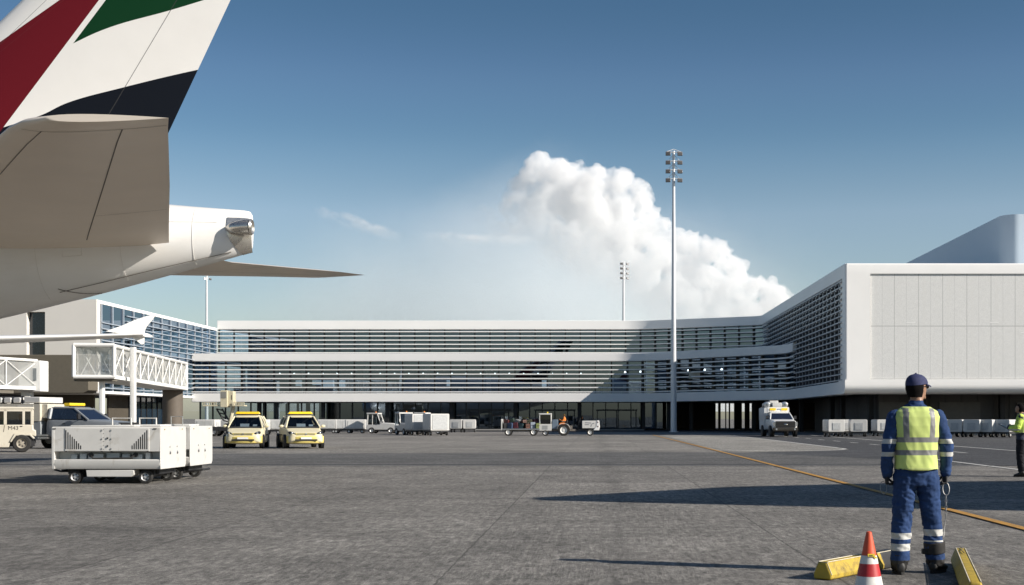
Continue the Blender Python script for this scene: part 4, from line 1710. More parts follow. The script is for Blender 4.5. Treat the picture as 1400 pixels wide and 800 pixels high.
    for yy in (-1.28, 1.28):
        for sx in (-1, 1):
            mb = MB()
            mb.lathe([(.30, -.02), (.365, -.015), (.365, .02), (.30, .02)], (sx * .886, yy, .31), 'x', 20)
            mb.lathe([(.36, -.10), (.36, .012), (.001, .012)], (sx * .872, yy, .31), 'x', 20)
            mb.build('wheel_arch', DARK, t)
            w = wheel(t, 0, 0, .31, .20, -1, RIM, 6, .60)
            w.location = (sx * .80, yy, .31)
            w.rotation_euler.z = pi / 2 if sx > 0 else -pi / 2
    mb = MB()
    mb.rbox(-.52, .52, .05, .33, 1.60, 1.645, .02, 'x', 1)
    mb.prism([(-.60, 1.645), (.60, 1.645), (.52, 1.755), (-.52, 1.755)], .02, .36, 'y', 0)
    lb = mb.build('light_bar', [AMBER, DARK], t, bev=.02)
    return t


C1 = follow_me_car('ivory car with yellow light bar and yellow bumper, left one of the pair', (-16.95, 64.0, 0), radians(9))
C2 = dup(C1, (-14.35, 63.9, 0), radians(20), 'ivory car with yellow light bar and yellow bumper, right one of the pair')

# ================================================================== PICK-UP SERVICE TRUCKS


def pickup_front(t, paint, grill, z0=.45, L=2.5, bar=True):
    """cab and bonnet of a big pick-up; front looks along local -Y; returns nothing"""
    mb = MB()
    car_shell(mb, [(-2.62, .62, 1.12, .80, .78, .06), (-2.55, .52, 1.22, .93, .88, .08), (-2.2, .50, 1.30, .98, .92, .10), (-1.1, .50, 1.38, 1.0, .95, .10), (-.9, .50, 1.40, 1.0, .95, .10), (1.0, .50, 1.42, 1.0, .95, .10), (1.25, .52, 1.40, .99, .95, .08)])
    body = mb.build('body', paint, t, ang=50)
    s = body.modifiers.new('smooth', 'SUBSURF'); s.levels = s.render_levels = 2
    mb = MB()
    car_shell(mb, [(-.30, 1.86, 1.90, .68, .66, .02), (-.1, 1.86, 1.97, .74, .70, .05), (.9, 1.86, 1.99, .76, .72, .05), (1.1, 1.86, 1.93, .74, .70, .04)])
    mb.build('roof', paint, t)
    for sx in (-1, 1):
        mb = MB(); mb.path([(sx * .92, -1.05, 1.36), (sx * .74, -.22, 1.90)], .05, 8); mb.build('pillar', paint, t)
        mb = MB(); mb.path([(sx * .93, .98, 1.40), (sx * .76, 1.0, 1.90)], .09, 6); mb.build('pillar', paint, t)
    mb = MB(); mb.box(-.78, .78, 1.0, 1.12, 1.38, 1.9); mb.build('rear_panel', paint, t)
    mb = MB()
    mb.add([(-.90, -1.05, 1.37), (.90, -1.05, 1.37), (.72, -.22, 1.90), (-.72, -.22, 1.90)], [(0, 1, 2, 3)])
    mb.build('windscreen', M('blue_windscreen', (.012, .017, .032), .08, spec=.5), t, smooth=False)
    for sx in (-1, 1):
        mb = MB()
        mb.add([(sx * .935, -.92, 1.38), (sx * .935, .92, 1.41), (sx * .762, .95, 1.88), (sx * .755, -.2, 1.88)], [(0, 1, 2, 3)])
        mb.build('side_window', DARK_GLASS, t, smooth=False)
        mb = MB()
        mb.rbox(sx * 1.12 - .10, sx * 1.12 + .10, -.72, -.64, 1.40, 1.66, .04, 'y')
        mb.tube((sx * .95, -.68, 1.42), (sx * 1.08, -.68, 1.48), .02)
        mb.build('wing_mirror', DARK, t)
        mb = MB()
        mb.rbox(sx * .82 - .10, sx * .82 + .12, -2.63, -2.40, .84, 1.18, .04, 'y')
        hl = mb.build('headlight', LAMP, t)
        mb = MB(); mb.cbox((sx * .985, .2, 1.18), (.02, .12, .03)); mb.build('door_handle', DARK, t)
    mb = MB()
    mb.rbox(-.76, .76, -2.68, -2.5, .74, 1.24, .05, 'y')
    g = mb.build('grille', grill, t)
    mb = MB()
    for k in range(3):
        mb.box(-.66, .66, -2.70, -2.675, .86 + k * .12, .90 + k * .12)
    mb.build('grille_bars', M('grille_bar_dark', (.05, .045, .038), .4, .4), g)
    mb = MB()
    mb.ball((0, -2.70, .99), (.13, .02, .05), 14)
    mb.build('badge', CHROME, g)
    mb = MB()
    mb.rbox(-.97, .97, -2.76, -2.5, .44, .74, .07, 'x')
    mb.build('bumper', M('dark_bumper', (.06, .052, .042), .4, .5), t)
    for sx in (-.72, .72):
        mb = MB(); mb.lathe([(.07, 0), (.07, -.02), (.001, -.025)], (sx, -2.76, .60), 'y', 12); mb.build('fog_light', LAMP, t)


def truck_wheels(t, ys, r=.42, w=.28, track=.84):
    for yy in ys:
        for sx in (-1, 1):
            mb = MB()
            mb.lathe([(r * 1.16, -.12), (r * 1.16, .02), (.001, .02)], (sx * (track + .15), yy, r), 'x', 20)
            mb.build('wheel_arch', BLACK, t)
            q = wheel(t, 0, 0, r, w, -1, M('truck_rim', (.42, .42, .42), .45, .4), 8, .56)
            q.location = (sx * (track + .05), yy, r)
            q.rotation_euler.z = pi / 2 if sx > 0 else -pi / 2


t = thing('service_truck', 'white pick-up with black grille, yellow lamps on its white sign board and roof gear', 'truck', (14.6, 104.8, 0), radians(2))
TW = M('truck_white', (.78, .78, .76), .3, var=.04, coat=.4)
pickup_front(t, TW, BLACK)
truck_wheels(t, (-1.75, 2.0))
mb = MB()
mb.rbox(-1.02, 1.02, 1.3, 3.9, 1.28, 2.30, .05, 'y')
mb.rbox(-1.0, 1.0, 1.28, 3.85, .55, 1.29, .04, 'y')
mb.build('service_body', M('service_body_grey', (.62, .63, .63), .4), t)
mb = MB()
mb.rbox(-.86, .86, .55, .95, 1.99, 2.36, .04, 'y')
sb = mb.build('sign_board', WHITE, t)
for sx in (-.45, .48):
    mb = MB()
    mb.rbox(sx - .25, sx + .25, .51, .56, 2.09, 2.27, .06, 'y')
    mb.build('warning_lamp', AMBER, sb)
mb = MB(); mb.box(-.12, .14, .535, .552, 2.16, 2.21); mb.build('sign_strip', MIDGREY, sb)
mb = MB()
mb.box(-.3, .45, 1.6, 2.4, 2.36, 2.72); mb.box(-.42, .3, 2.3, 3.0, 2.36, 2.9)
mb.box(-.95, -.45, 1.9, 2.8, 2.40, 2.66)
mb.build('roof_unit', WHITE_V, t, bev=.03)
for sx in (-.72, .72):
    mb = MB()
    mb.lathe([(.22, -.2), (.26, -.18), (.26, .18), (.22, .2), (.10, .2), (.10, -.2)], (sx, 1.9, 2.54), 'y', 18)
    mb.build('cable_reel', STEEL, t)
mb = MB(); mb.box(-.9, .9, 1.5, 3.7, 2.30, 2.37); mb.build('roof_rack', STEEL, t)

t = thing('service_truck', 'blue-grey pick-up with amber light bar and white roller-shutter body behind the cream tractor', 'truck', (-24.55, 62.6, 0), radians(90 - 12))
# the front looks along local -Y, turned to face right in the photo
BLUEG = M('truck_blue_grey', (.20, .215, .23), .4, .0, var=.08)
pickup_front(t, BLUEG, BLACK)
truck_wheels(t, (-1.75, 2.2))
mb = MB()
mb.rbox(-1.02, 1.02, 1.42, 4.6, 1.30, 2.12, .04, 'x')
mb.build('service_body', CREAM_V, t)
mb = MB()
mb.box(-1.0, 1.0, 1.40, 4.6, .42, 1.28)
mb.build('lower_body', M('truck_side_grey', (.27, .29, .30), .5, var=.1), t, bev=.02)
mb = MB()
for k in range(9):
    mb.box(-1.035, -1.015, 1.75, 2.6, 1.36 + k * .078, 1.36 + k * .078 + .066)
mb.build('roller_shutter', M('shutter_cream', (.66, .64, .57), .5), t)
mb = MB(); mb.rbox(-.85, .85, 1.14, 1.41, 1.45, 2.10, .04, 'x'); mb.build('headboard', CREAM_V, t)
mb = MB()
mb.box(-.9, .9, 1.50, 2.35, 2.16, 2.44)
for k in range(3):
    mb.rbox(-.9, .2, 2.55 + k * .5, 2.93 + k * .5, 2.16, 2.42, .06, 'x')
mb.box(-.6, .6, 4.1, 4.6, 2.14, 2.40)
mb.build('roof_unit', WHITE_V, t, bev=.03)
mb = MB()
for k in range(4):
    mb.tube((-.8, 2.5 + k * .5, 2.12), (-.8, 2.5 + k * .5, 2.48), .03)
mb.path([(-.8, 2.4, 2.47), (-.8, 4.1, 2.47)], .03, 6)
mb.build('roof_rail', DARK, t)
mb = MB()
mb.rbox(-.62, .62, .12, .42, 2.02, 2.16, .05, 'x', 0)
mb.cbox((0, .27, 2.005), (1.1, .34, .03), 1)
mb.build('light_bar', [AMBER, DARK], t)
mb = MB(); mb.box(-1.08, -.9, 1.0, 1.5, .48, .56); mb.box(-1.08, -.9, 1.0, 1.5, .60, .68); mb.build('side_step', STEEL, t)
mb = MB(); mb.cbox((-1.005, 1.95, .95), (.02, .12, .16), rx=pi / 4); mb.build('fuel_flap', DARK, t)

# ================================================================== BAGGAGE CARTS


def cart(label, loc, rz, L=1.9, W=1.3, z0=.40, z1=1.36, group='white container carts', face='grille', gap=True, paint=None):
    t = thing('baggage_cart', label, 'baggage cart', loc, rz, group)
    mb = MB()
    mb.rbox(-W / 2, W / 2, -L / 2, L / 2, z0, z1, .09, 'y')
    mb.build('container', paint or WHITE_V, t, bev=.025)
    GREYP = M('cart_grey_panel', (.45, .46, .46), .6, var=.15, scale=9)
    mb = MB()
    if face == 'grille':
        mb.box(-W * .24, W * .24, -L / 2 - .03, -L / 2 + .02, z0 + .14, z1 - .26)
        for k in range(5):
            mb.box(-W * .22, W * .22, -L / 2 - .04, -L / 2 - .03, z0 + .18 + k * .10, z0 + .21 + k * .10)
    else:
        mb.rbox(-W * .40, W * .40, -L / 2 - .025, -L / 2 + .02, z0 + .10, z1 - .08, .06, 'y')
    mb.build('end_panel', GREYP, t)
    for s in (-1, 1):
        mb = MB()
        mb.box(s * W / 2 - .015, s * W / 2 + .015, -L * .40, -L * .02, z0 + .12, z1 - .14)
        mb.box(s * W / 2 - .015, s * W / 2 + .015, L * .02, L * .40, z0 + .12, z1 - .14)
        mb.build('side_curtain', M('cart_curtain', (.62, .62, .60), .7, var=.1, scale=3), t)
    mb = MB()
    mb.box(-W / 2 + .06, W / 2 - .06, -L / 2 + .05, L / 2 - .05, z0 - .12, z0 - .002)
    mb.path([(0, -L / 2 + .1, z0 - .08), (0, -L / 2 - .45, .22)], .03, 6)
    mb.build('chassis', DARK, t)
    for yy in (-L * .34, L * .34):
        for s in (-1, 1):
            mb = MB()
            mb.lathe([(.06, -.06), (.17, -.06), (.185, -.03), (.185, .03), (.17, .06), (.06, .06)], (s * (W / 2 - .12), yy, .185), 'x', 14, 0)
            mb.lathe([(.001, -.065), (.09, -.065), (.10, .0), (.09, .065), (.001, .065)], (s * (W / 2 - .12), yy, .185), 'x', 12, 1)
            mb.build('wheel', [RUBBER, RIM], t)
    return t


cA = cart('white container cart with grey grille at the pier foot, nearest the service truck', (18.75, 104.0, 0), radians(4))
dup(cA, (20.75, 104.4, 0), radians(-6), 'white container cart with grey grille at the pier foot, second from the service truck')
dup(cA, (23.35, 107.6, 0), radians(3), 'white container cart partly hidden behind the worker in the blue cap')
dup(cA, (20.1, 107.4, 0), radians(5), 'white container cart half hidden between two others at the pier foot')
names = ['white cart at the left end of the row before the dark pier', 'second white cart of the row in front of the dark pier', 'third white cart of the row in front of the dark pier', 'white cart in the row by the dark pier, fourth past the worker', 'white cart at the far right end of the row before the dark pier']
for k, (px, Yc) in enumerate(((1294, 104), (1313, 103), (1334, 102), (1356, 101.5), (1377, 101))):
    x, y, _ = P(px, 0, Yc)
    dup(cA, (x, y, 0), radians(-50 + 7 * (k % 3)), names[k])
lab = ['white curtain-sided cart at the tail end of the train', 'white curtain-sided cart in the train, coupled next to last', 'white curtain-sided cart coupled directly behind the white tug']
TRAINY = 130
for k, px in enumerate((449, 470, 487)):
    x, y, _ = P(px, 0, TRAINY)
    dup(cA, (x, y, 0), radians(90 + 3 * (k - 1)), lab[k], 'curtain-sided carts in the train')
for k, (px, Yc, a) in enumerate(((284, 120, 82), (303, 122, 80), (353, 121, 86), (374, 122, 84))):
    x, y, _ = P(px, 0, Yc)
    dup(cA, (x, y, 0), radians(a), ['white cart under the arm of the aerial lift, farthest left', 'white cart directly behind the aerial lift base', 'white cart glimpsed behind the gap between the two ivory cars', 'white cart behind the right ivory car'][k], 'carts behind the ivory cars')
cB = cart('tall white container with grey end, at the front of the parked pair', P(596, 0, 112.5)[:2] + (0,), radians(28), 1.9, 1.7, .42, 1.85, 'tall container carts', 'plain')
dup(cB, P(571, 0, 114.8)[:2] + (0,), radians(28), 'tall white container with grey end, standing behind the front one')
for k, px in enumerate((626, 642)):
    x, y, _ = P(px, 0, 138)
    dup(cA, (x, y, 0), radians(-8 + 12 * k), ['low white cart by the glass doors beside the tall containers', 'low white cart by the glass doors, next to the luggage trailer'][k], 'carts by the glass doors')

# ================================================================== TUGS


def tug(label, loc, rz, tall=1.95, cat='tug'):
    """front along local +X; open cab at the back"""
    t = thing('tow_tug', label, cat, loc, rz, 'white tow tugs')
    mb = MB()
    mb.prism([(-1.5, .35), (-1.5, .85), (-.2, .85), (-.1, 1.05), (1.25, .98), (1.45, .86), (1.5, .35)], -.68, .68, 'y')
    mb.build('body', WHITE_V, t, bev=.05)
    mb = MB()
    for sy in (-1, 1):
        mb.path([(-.1, sy * .62, 1.0), (-.42, sy * .58, tall - .1)], .045, 6)
        mb.path([(-1.4, sy * .62, .85), (-1.36, sy * .58, tall - .1)], .05, 6)
        mb.path([(-.9, sy * .62, .85), (-.9, sy * .58, tall - .1)], .03, 6)
    mb.rbox(-1.46, -.34, -.66, .66, tall - .12, tall, .05, 'x')
    mb.build('cab_frame', WHITE_V, t)
    mb = MB()
    mb.add([(-.12, -.6, 1.03), (-.12, .6, 1.03), (-.41, .56, tall - .12), (-.41, -.56, tall - .12)], [(0, 1, 2, 3)])
    for sy in (-1, 1):
        mb.add([(-.14, sy * .61, 1.0), (-1.38, sy * .61, .88), (-1.34, sy * .57, tall - .12), (-.43, sy * .57, tall - .12)], [(0, 1, 2, 3)])
    mb.build('cab_glass', CAR_GLASS, t, smooth=False)
    mb = MB(); mb.box(-1.3, -.7, -.4, .4, .86, 1.0); mb.cbox((-1.28, 0, 1.2), (.12, .7, .5)); mb.build('seat', DARK, t, bev=.03)
    mb = MB(); mb.lathe([(.05, tall), (.07, tall + .01), (.06, tall + .12), (.001, tall + .13)], (-.8, .2, 0), 'z', 10); mb.build('beacon', ORANGE_L, t)
    for sy in (-1, 1):
        mb = MB(); mb.lathe([(.08, 1.50), (.08, 1.515), (.001, 1.517)], (0, sy * .48, .70), 'x', 12); mb.build('headlight', LAMP, t)
    mb = MB(); mb.rbox(.12, .20, -.82, -.70, 1.15, 1.42, .03, 'y'); mb.path([(.0, -.66, 1.05), (.16, -.76, 1.2)], .018, 5); mb.build('wing_mirror', WHITE_V, t)
    for xx in (-.95, .95):
        for sy in (-1, 1):
            wheel(t, xx, sy * .62, .30, .2, sy, RIM, 0, .55, False)
    mb = MB(); mb.box(-1.4, 1.4, -.5, .5, .25, .36); mb.build('chassis', DARK, t)
    return t


x, y, _ = P(524, 0, 128)
T1 = tug('white tug with glazed cab pulling the curtain-sided cart train', (x, y, 0), radians(-8), 2.0)
x, y, _ = P(557, 0, 117)
T2 = dup(T1, (x, y, 0), radians(-62), 'white cabbed tug parked just left of the tall containers')
x, y, _ = P(590, 0, 121)
T3 = dup(T1, (x, y, 0), radians(-15), 'white tug mostly hidden behind the tall containers, cab roof showing')

# ================================================================== LUGGAGE TRAIN in the middle
TY = 110.5


def TX(px):
    return P(px, 0, TY)[0]


t = thing('luggage_trailer', 'low flat trailer heaped with suitcases coupled behind the small tractor', 'trailer', (TX(713), TY, 0))
mb = MB()
mb.box(-1.58, 1.58, -.7, .7, .50, .60)
mb.build('deck', STEEL, t, bev=.015)
mb = MB()
mb.rbox(-1.66, -1.58, -.7, .7, .42, 1.40, .1, 'x')
mb.build('end_board', WHITE_V, t)
mb = MB()
mb.box(-1.3, 1.3, -.4, .4, .36, .5)
mb.path([(1.5, 0, .45), (2.0, 0, .40)], .04, 6)
mb.build('chassis', M('trailer_frame', (.20, .19, .18), .6), t)
for xx in (-1.08, 1.02):
    for sy in (-1, 1):
        wheel(t, xx, sy * .58, .31, .2, sy, M('pale_rim', (.70, .69, .66), .5), 0, .55, False)
BAGC = [('dark red', (.10, .02, .018)), ('black', (.02, .02, .022)), ('navy blue', (.018, .024, .06)), ('rust brown', (.10, .04, .025)), ('grey', (.13, .13, .14)), ('beige', (.30, .26, .20)), ('slate blue', (.035, .06, .12)), ('dark green', (.025, .05, .035)), ('pale blue', (.26, .30, .36)), ('purple', (.05, .025, .07)),
        ('olive', (.07, .07, .035)), ('maroon', (.08, .015, .025)), ('charcoal', (.04, .04, .045)), ('yellow-green', (.18, .21, .07)), ('off-white', (.42, .42, .40)), ('tan', (.18, .12, .07)), ('teal', (.03, .075, .085)), ('wine red', (.12, .02, .04))]
rr = random.Random(9)
zt = t.location


def suitcase(label, loc, size, col, key, rot):
    s = thing('suitcase', label, 'suitcase', loc, 0, 'suitcases heaped on the trailer')
    s.rotation_euler = rot
    mb = MB()
    mb.rbox(-size[0] / 2, size[0] / 2, -size[1] / 2, size[1] / 2, 0, size[2], .05, 'y')
    mb.build('shell', M('suitcase_' + key.replace(' ', '_').replace('-', '_'), col, .55, var=.1), s, bev=.02)
    mb = MB()
    mb.path([(-.1, -size[1] / 2 - .005, size[2] * .55), (-.08, -size[1] / 2 - .04, size[2] * .55), (.08, -size[1] / 2 - .04, size[2] * .55), (.1, -size[1] / 2 - .005, size[2] * .55)], .014, 5)
    mb.build('handle', DARK, s)
    return s


k = 0
where = ['at the left end of the trailer', 'second along the lower row', 'third along the lower row', 'in the middle of the lower row', 'fifth along the lower row', 'sixth along the lower row', 'at the right end of the lower row']
for i in range(7):
    nm, c = BAGC[(i * 5 + 1) % 18]
    suitcase('%s suitcase standing %s' % (nm, where[i]), (zt.x - 1.32 + i * .45, TY - .25 + rr.uniform(-.1, .1), .605), (.40, .62, rr.uniform(.38, .58)), c, nm, (0, rr.uniform(-.10, .10), rr.uniform(-.4, .4)))
where = ['on top at the left end of the heap', 'second along the upper row', 'third along the upper row', 'fourth along the upper row', 'fifth along the upper row', 'on top at the right end of the heap']
for i in range(6):
    nm, c = BAGC[(i * 7 + 0) % 18]
    suitcase('%s suitcase lying %s' % (nm, where[i]), (zt.x - 1.2 + i * .47, TY - .2 + rr.uniform(-.15, .15), 1.10 + rr.uniform(-.03, .06)), (rr.uniform(.34, .52), .56, rr.uniform(.24, .40)), tuple(v_ * .7 for v_ in c), nm, (rr.uniform(-.08, .08), rr.uniform(-.3, .3), rr.uniform(-.6, .6)))

t = thing('small_tractor', 'small white tractor with boxy front cab, big rear wheels and a driver in orange', 'tractor', (TX(768), TY, 0))
# local x to the right; the cab stands at the left
mb = MB()
mb.rbox(-1.88, -.84, -.62, .62, .42, .98, .05, 'y')
for (a, b) in ((-1.86, -1.80), (-.92, -.86)):
    for s in (-1, 1):
        mb.box(a, b, s * .57 - .03, s * .57 + .03, .98, 1.78)
mb.rbox(-1.90, -.84, -.64, .64, 1.76, 1.88, .04, 'y')
mb.build('cab', WHITE_V, t, bev=.02)
mb = MB()
for s in (-1, 1):
    mb.box(-1.80, -.92, s * .585 - .006, s * .585 + .006, .98, 1.77)
mb.box(-1.845, -1.835, -.55, .55, .98, 1.77)
mb.build('cab_glass', CAR_GLASS, t, smooth=False)
mb = MB()
for k in range(4):
    mb.box(-1.62, -1.16, -.632, -.622, .55 + k * .085, .59 + k * .085)
mb.build('cab_vent', MIDGREY, t)
mb = MB(); mb.box(-.80, -.30, -.45, .45, .55, 1.36); mb.build('engine_cover', M('tractor_blue_grey', (.13, .17, .22), .5), t, bev=.03)
mb = MB()
mb.box(-1.8, 1.35, -.3, .3, .40, .56)
mb.box(.2, .9, -.35, .35, .56, .85)
mb.build('chassis', M('tractor_frame', (.16, .14, .12), .6), t)
mb = MB()
mb.box(.02, .42, -.28, .28, .86, .94); mb.cbox((.45, 0, 1.12), (.09, .52, .42), ry=.12)
mb.build('seat', DARK, t, bev=.02)
for s in (-1, 1):
    wheel(t, .18, s * .62, .48, .26, s, M('pale_rim', (.70, .69, .66), .5), 0, .58)
    mb = MB()
    pts = [(.18 + .56 * cos(radians(a)), .48 + .54 * sin(radians(a))) for a in range(-5, 176, 15)]
    mb.loft([[(x_, s * .62 - .17, z_), (x_, s * .62 + .17, z_), (x_, s * .62 + .17, z_ + .03), (x_, s * .62 - .17, z_ + .03)] for x_, z_ in pts])
    mb.build('fender', WHITE_V, t)
    wheel(t, -1.35, s * .55, .24, .18, s, RIM, 0, .55, False)
mb = MB(); mb.path([(-.28, 0, 1.36), (.0, 0, 1.42)], .02, 6); mb.lathe([(.13, 0), (.15, .012), (.13, .024)], (.02, 0, 1.42), 'z', 14); mb.build('steering_wheel', DARK, t)
mb = MB(); mb.lathe([(.05, 1.88), (.06, 1.90), (.05, 2.0), (.001, 2.01)], (-1.2, .1, 0), 'z', 10); mb.build('beacon', AMBER, t)
SMALLT = t

t = thing('tool_trailer', 'short white two-wheeled trailer with dark scrawled lettering, coupled right of the small tractor', 'trailer', (TX(806), TY, 0))
mb = MB()
mb.box(-.62, .56, -.52, .52, .62, 1.26)
mb.build('box_body', WHITE_V, t, bev=.03)
mb = MB()
mb.prism([(.30, .45), (.80, .45), (.86, .75), (.80, 1.28), (.58, 1.28), (.56, .80)], -.55, .55, 'y')
mb.build('end_cap', WHITE, t, bev=.03)
mb = MB()
for z in (.78, 1.14):
    mb.box(.66, .74, -.565, -.548, z - .05, z + .05)
mb.build('tail_lamp', M('dark_red_lens', (.12, .03, .02), .3), t)
mb = MB()
mb.cbox((-.12, -.525, 1.08), (.5, .01, .05), ry=.04); mb.cbox((-.22, -.525, .93), (.34, .01, .05)); mb.cbox((.14, -.525, .86), (.05, .01, .2), ry=.2); mb.cbox((.3, -.525, 1.02), (.2, .01, .05), ry=-.2)
mb.build('painted_marks', M('faded_dark_paint', (.12, .12, .15), .7), t)
mb = MB(); mb.box(-1.1, .75, -.3, .3, .44, .56); mb.path([(-1.0, -.3, .56), (-.9, -.3, 1.1), (-.75, -.3, 1.5)], .025, 6); mb.path([(-.95, .2, .56), (-.72, .1, 1.3)], .04, 6); mb.build('chassis', DARK, t)
for s in (-1, 1):
    wheel(t, .05, s * .46, .29, .2, s, M('pale_rim', (.70, .69, .66), .5), 0, .55, False)

# ================================================================== AERIAL LIFT behind the cars
t = thing('aerial_lift', 'beige lift with a boxy basket cab raised behind the left ivory car', 'lift truck', P(314, 0, 108)[:2] + (0,), 0)
LIFT = M('lift_beige', (.55, .50, .36), .5, var=.1, dirt=(.25, .21, .14), dscale=3)
S = 108 / 1800


def LP(px, py, dy=0):
    return ((px - 314) * S, dy, CAM_H + (573 - py) * S)


mb = MB()
mb.path([LP(312, 589, 0), LP(314.5, 577), LP(319, 556), LP(321, 548)], [.16, .17, .15, .14], 8)
mb.build('upper_arm', LIFT, t, bev=.01)
mb = MB()
a, b = LP(303.5, 559, .1), LP(313, 575, .1)
for o in (-.22, .22):
    mb.path([(a[0] - .25 + o, a[1], a[2]), (b[0] - .25 + o, b[1], b[2])], .07, 6)
for k in range(4):
    u = k / 3
    p = Vector(a).lerp(Vector(b), u)
    mb.tube((p.x - .47, p.y, p.z), (p.x - .03, p.y, p.z - .12), .05)
mb.build('lower_arm', DARK, t)
mb = MB()
c0, c1 = LP(304, 557), LP(318, 534)
mb.rbox(c0[0], c1[0] - .28, -.6, .5, c0[2], c1[2], .08, 'y')
mb.rbox(c1[0] - .3, c1[0] + .15, -.4, .4, c0[2] + .1, c1[2] - .05, .06, 'y')
cab_ = mb.build('basket_cab', LIFT, t, bev=.02)
mb = MB(); mb.box(c0[0] + .07, c1[0] - .36, -.625, -.59, c0[2] + .75, c1[2] - .12); mb.build('window', M('lift_window', (.20, .20, .18), .15), cab_)
mb = MB(); mb.box(c1[0] + .0, c1[0] + .05, -.41, -.405, c0[2] + .6, c0[2] + 1.0); mb.build('door_slot', DARK, cab_)
for (xa, xb) in ((279.5, 304), (320, 336)):
    a, b = LP(xa, 555.5), LP(xb, 555.5)
    mb = MB()
    mb.box(a[0], b[0], -.5, .4, a[2], a[2] + .09)
    mb.path([(a[0], -.48, a[2] + .30), (b[0], -.48, a[2] + .30)], .025, 6)
    n_ = 9
    for k in range(n_):
        x_ = a[0] + (b[0] - a[0]) * k / (n_ - 1)
        mb.box(x_ - .03, x_ + .03, -.5, -.46, a[2] + .09, a[2] + .30)
    mb.build('platform', LIFT, t)
mb = MB()
mb.box(-1.6, 1.2, -.9, .9, .45, .75)
mb.lathe([(.5, .75), (.45, 1.0), (.3, 1.05)], (0, 0, 0), 'z', 14)
mb.build('chassis', DARK, t)
for xx in (-1.1, .8):
    for s in (-1, 1):
        wheel(t, xx, s * .75, .4, .28, s, RIM, 0, .5, False)

# ================================================================== CONE AND CHOCKS in front
ORANGE = M('cone_orange', (.62, .085, .03), .55, var=.08, dirt=(.25, .06, .04), dscale=14, dth=.62)
CONEW = M('cone_white_sleeve', (.68, .66, .62), .5, dirt=(.30, .27, .23), dscale=12, dth=.56)
CONER = M('cone_red_sleeve', (.42, .02, .025), .5, var=.12, dirt=(.2, .02, .02), dscale=12, dth=.62)
cx, cy = P(1188, 0, 10.55)[0], 10.55
t = thing('traffic_cone', 'orange traffic cone with red and white sleeves standing by the worker', 'traffic cone', (cx, cy, 0))
H = .50


def cr(z):
    return .020 + (.125 - .020) * (1 - z / H)


mb = MB()
zs = [.03, .07, .145, .245, .31, .42, .495, .50]
mm = [0, 1, 2, 1, 0, 0, 0]
for (a, b, m) in zip(zs[:-1], zs[1:], mm):
    e = .0015 if m else 0
    mb.lathe([(cr(a) + e, a), (cr(b) + e, b)] if b < .5 else [(cr(a), a), (.012, b), (.001, b - .004)], n=28, m=m, caps=False)
mb.build('cone_body', [ORANGE, CONEW, CONER], t, ang=40)
mb = MB(); mb.prism(rrect(-.17, .17, -.17, .17, .03), 0, .032, 'z'); mb.build('base_plate', M('cone_base', (.05, .045, .04), .8), t, bev=.006, rz=.3)
mb = MB()
mb.cbox((.005, -cr(.305) - .006, .315), (.055, .006, .022), 0, rx=-.22)
mb.cbox((.035, -cr(.305) - .002, .300), (.03, .006, .014), 0, rx=-.22, ry=.5)
mb.cbox((.0, -cr(.305) - .0095, .312), (.03, .002, .008), 1, rx=-.22)
mb.build('yellow_tag', [M('tag_yellow', (.70, .52, .03), .5), DARK], t)

CHOCK = M('chock_yellow', (.46, .32, .035), .65, var=.18, scale=6, dirt=(.10, .07, .03), dscale=6, dth=.50, bump=.4)
CHOCK_W = M('worn_edge', (.62, .56, .42), .7, var=.2, scale=12)


def chock(label, a, b, w, h, dark=0):
    """trapezoid beam from ground point a to b"""
    a, b = Vector((*a, 0)), Vector((*b, 0))
    L = (b - a).length
    ang = atan2(b.y - a.y, b.x - a.x)
    t = thing('wheel_chock', label, 'wheel chock', tuple(a), ang, 'yellow wheel chocks')
    pr = [(-w * .5, .004), (-w * .52, h * .30), (-w * .24, h), (w * .24, h), (w * .52, h * .30), (w * .5, .004)]
    mb = MB()
    xs = [0, .015, L * .33, L * .66, L - .015, L]
    rings = []
    for i, x_ in enumerate(xs):
        k = .955 if i in (0, 5) else 1
        rings.append([(x_, y_ * k, .004 + (z_ - .004) * k) for y_, z_ in pr])
    mb.loft(rings)
    mb.build('beam', CHOCK, t, bev=.014, seg=3, ang=25)
    mb = MB()
    for s in (-1, 1):
        mb.path([(.02, s * w * .245, h + .001), (L * .5, s * w * .243, h), (L - .02, s * w * .245, h + .001)], .0045, 5)
    mb.path([(.012, y_, z_ + .0) for y_, z_ in pr[1:5]], .004, 5)
    mb.build('worn_edge', CHOCK_W, t)
    if dark:
        mb = MB(); mb.loft([[(x_, y_ * 1.03, .003 + z_ * 1.02) for y_, z_ in pr] for x_ in (L - dark, L + .004)])
        mb.build('rubber_end', DARK, t, bev=.006)
    return t


def GP_(px, py):
    Y = F_PX * CAM_H / (py - PY)
    return ((px - PX) / F_PX * Y, Y)


ch1 = chock('yellow wheel chock behind the cone, its dark end against the worker\'s boot', GP_(1124, 793), GP_(1216, 774), .17, .155, .30)
ch2 = chock('yellow wheel chock at the right of the worker, running towards the camera', GP_(1313, 771), GP_(1334, 824), .17, .155)
mb = MB()
mb.path([(.02, .0, .163), (.16, .012, .165), (.35, -.005, .166), (.6, .01, .166)], .004, 6)
mb.build('cord', M('grey_cord', (.10, .09, .07), .8), ch2)
# ================================================================== PEOPLE


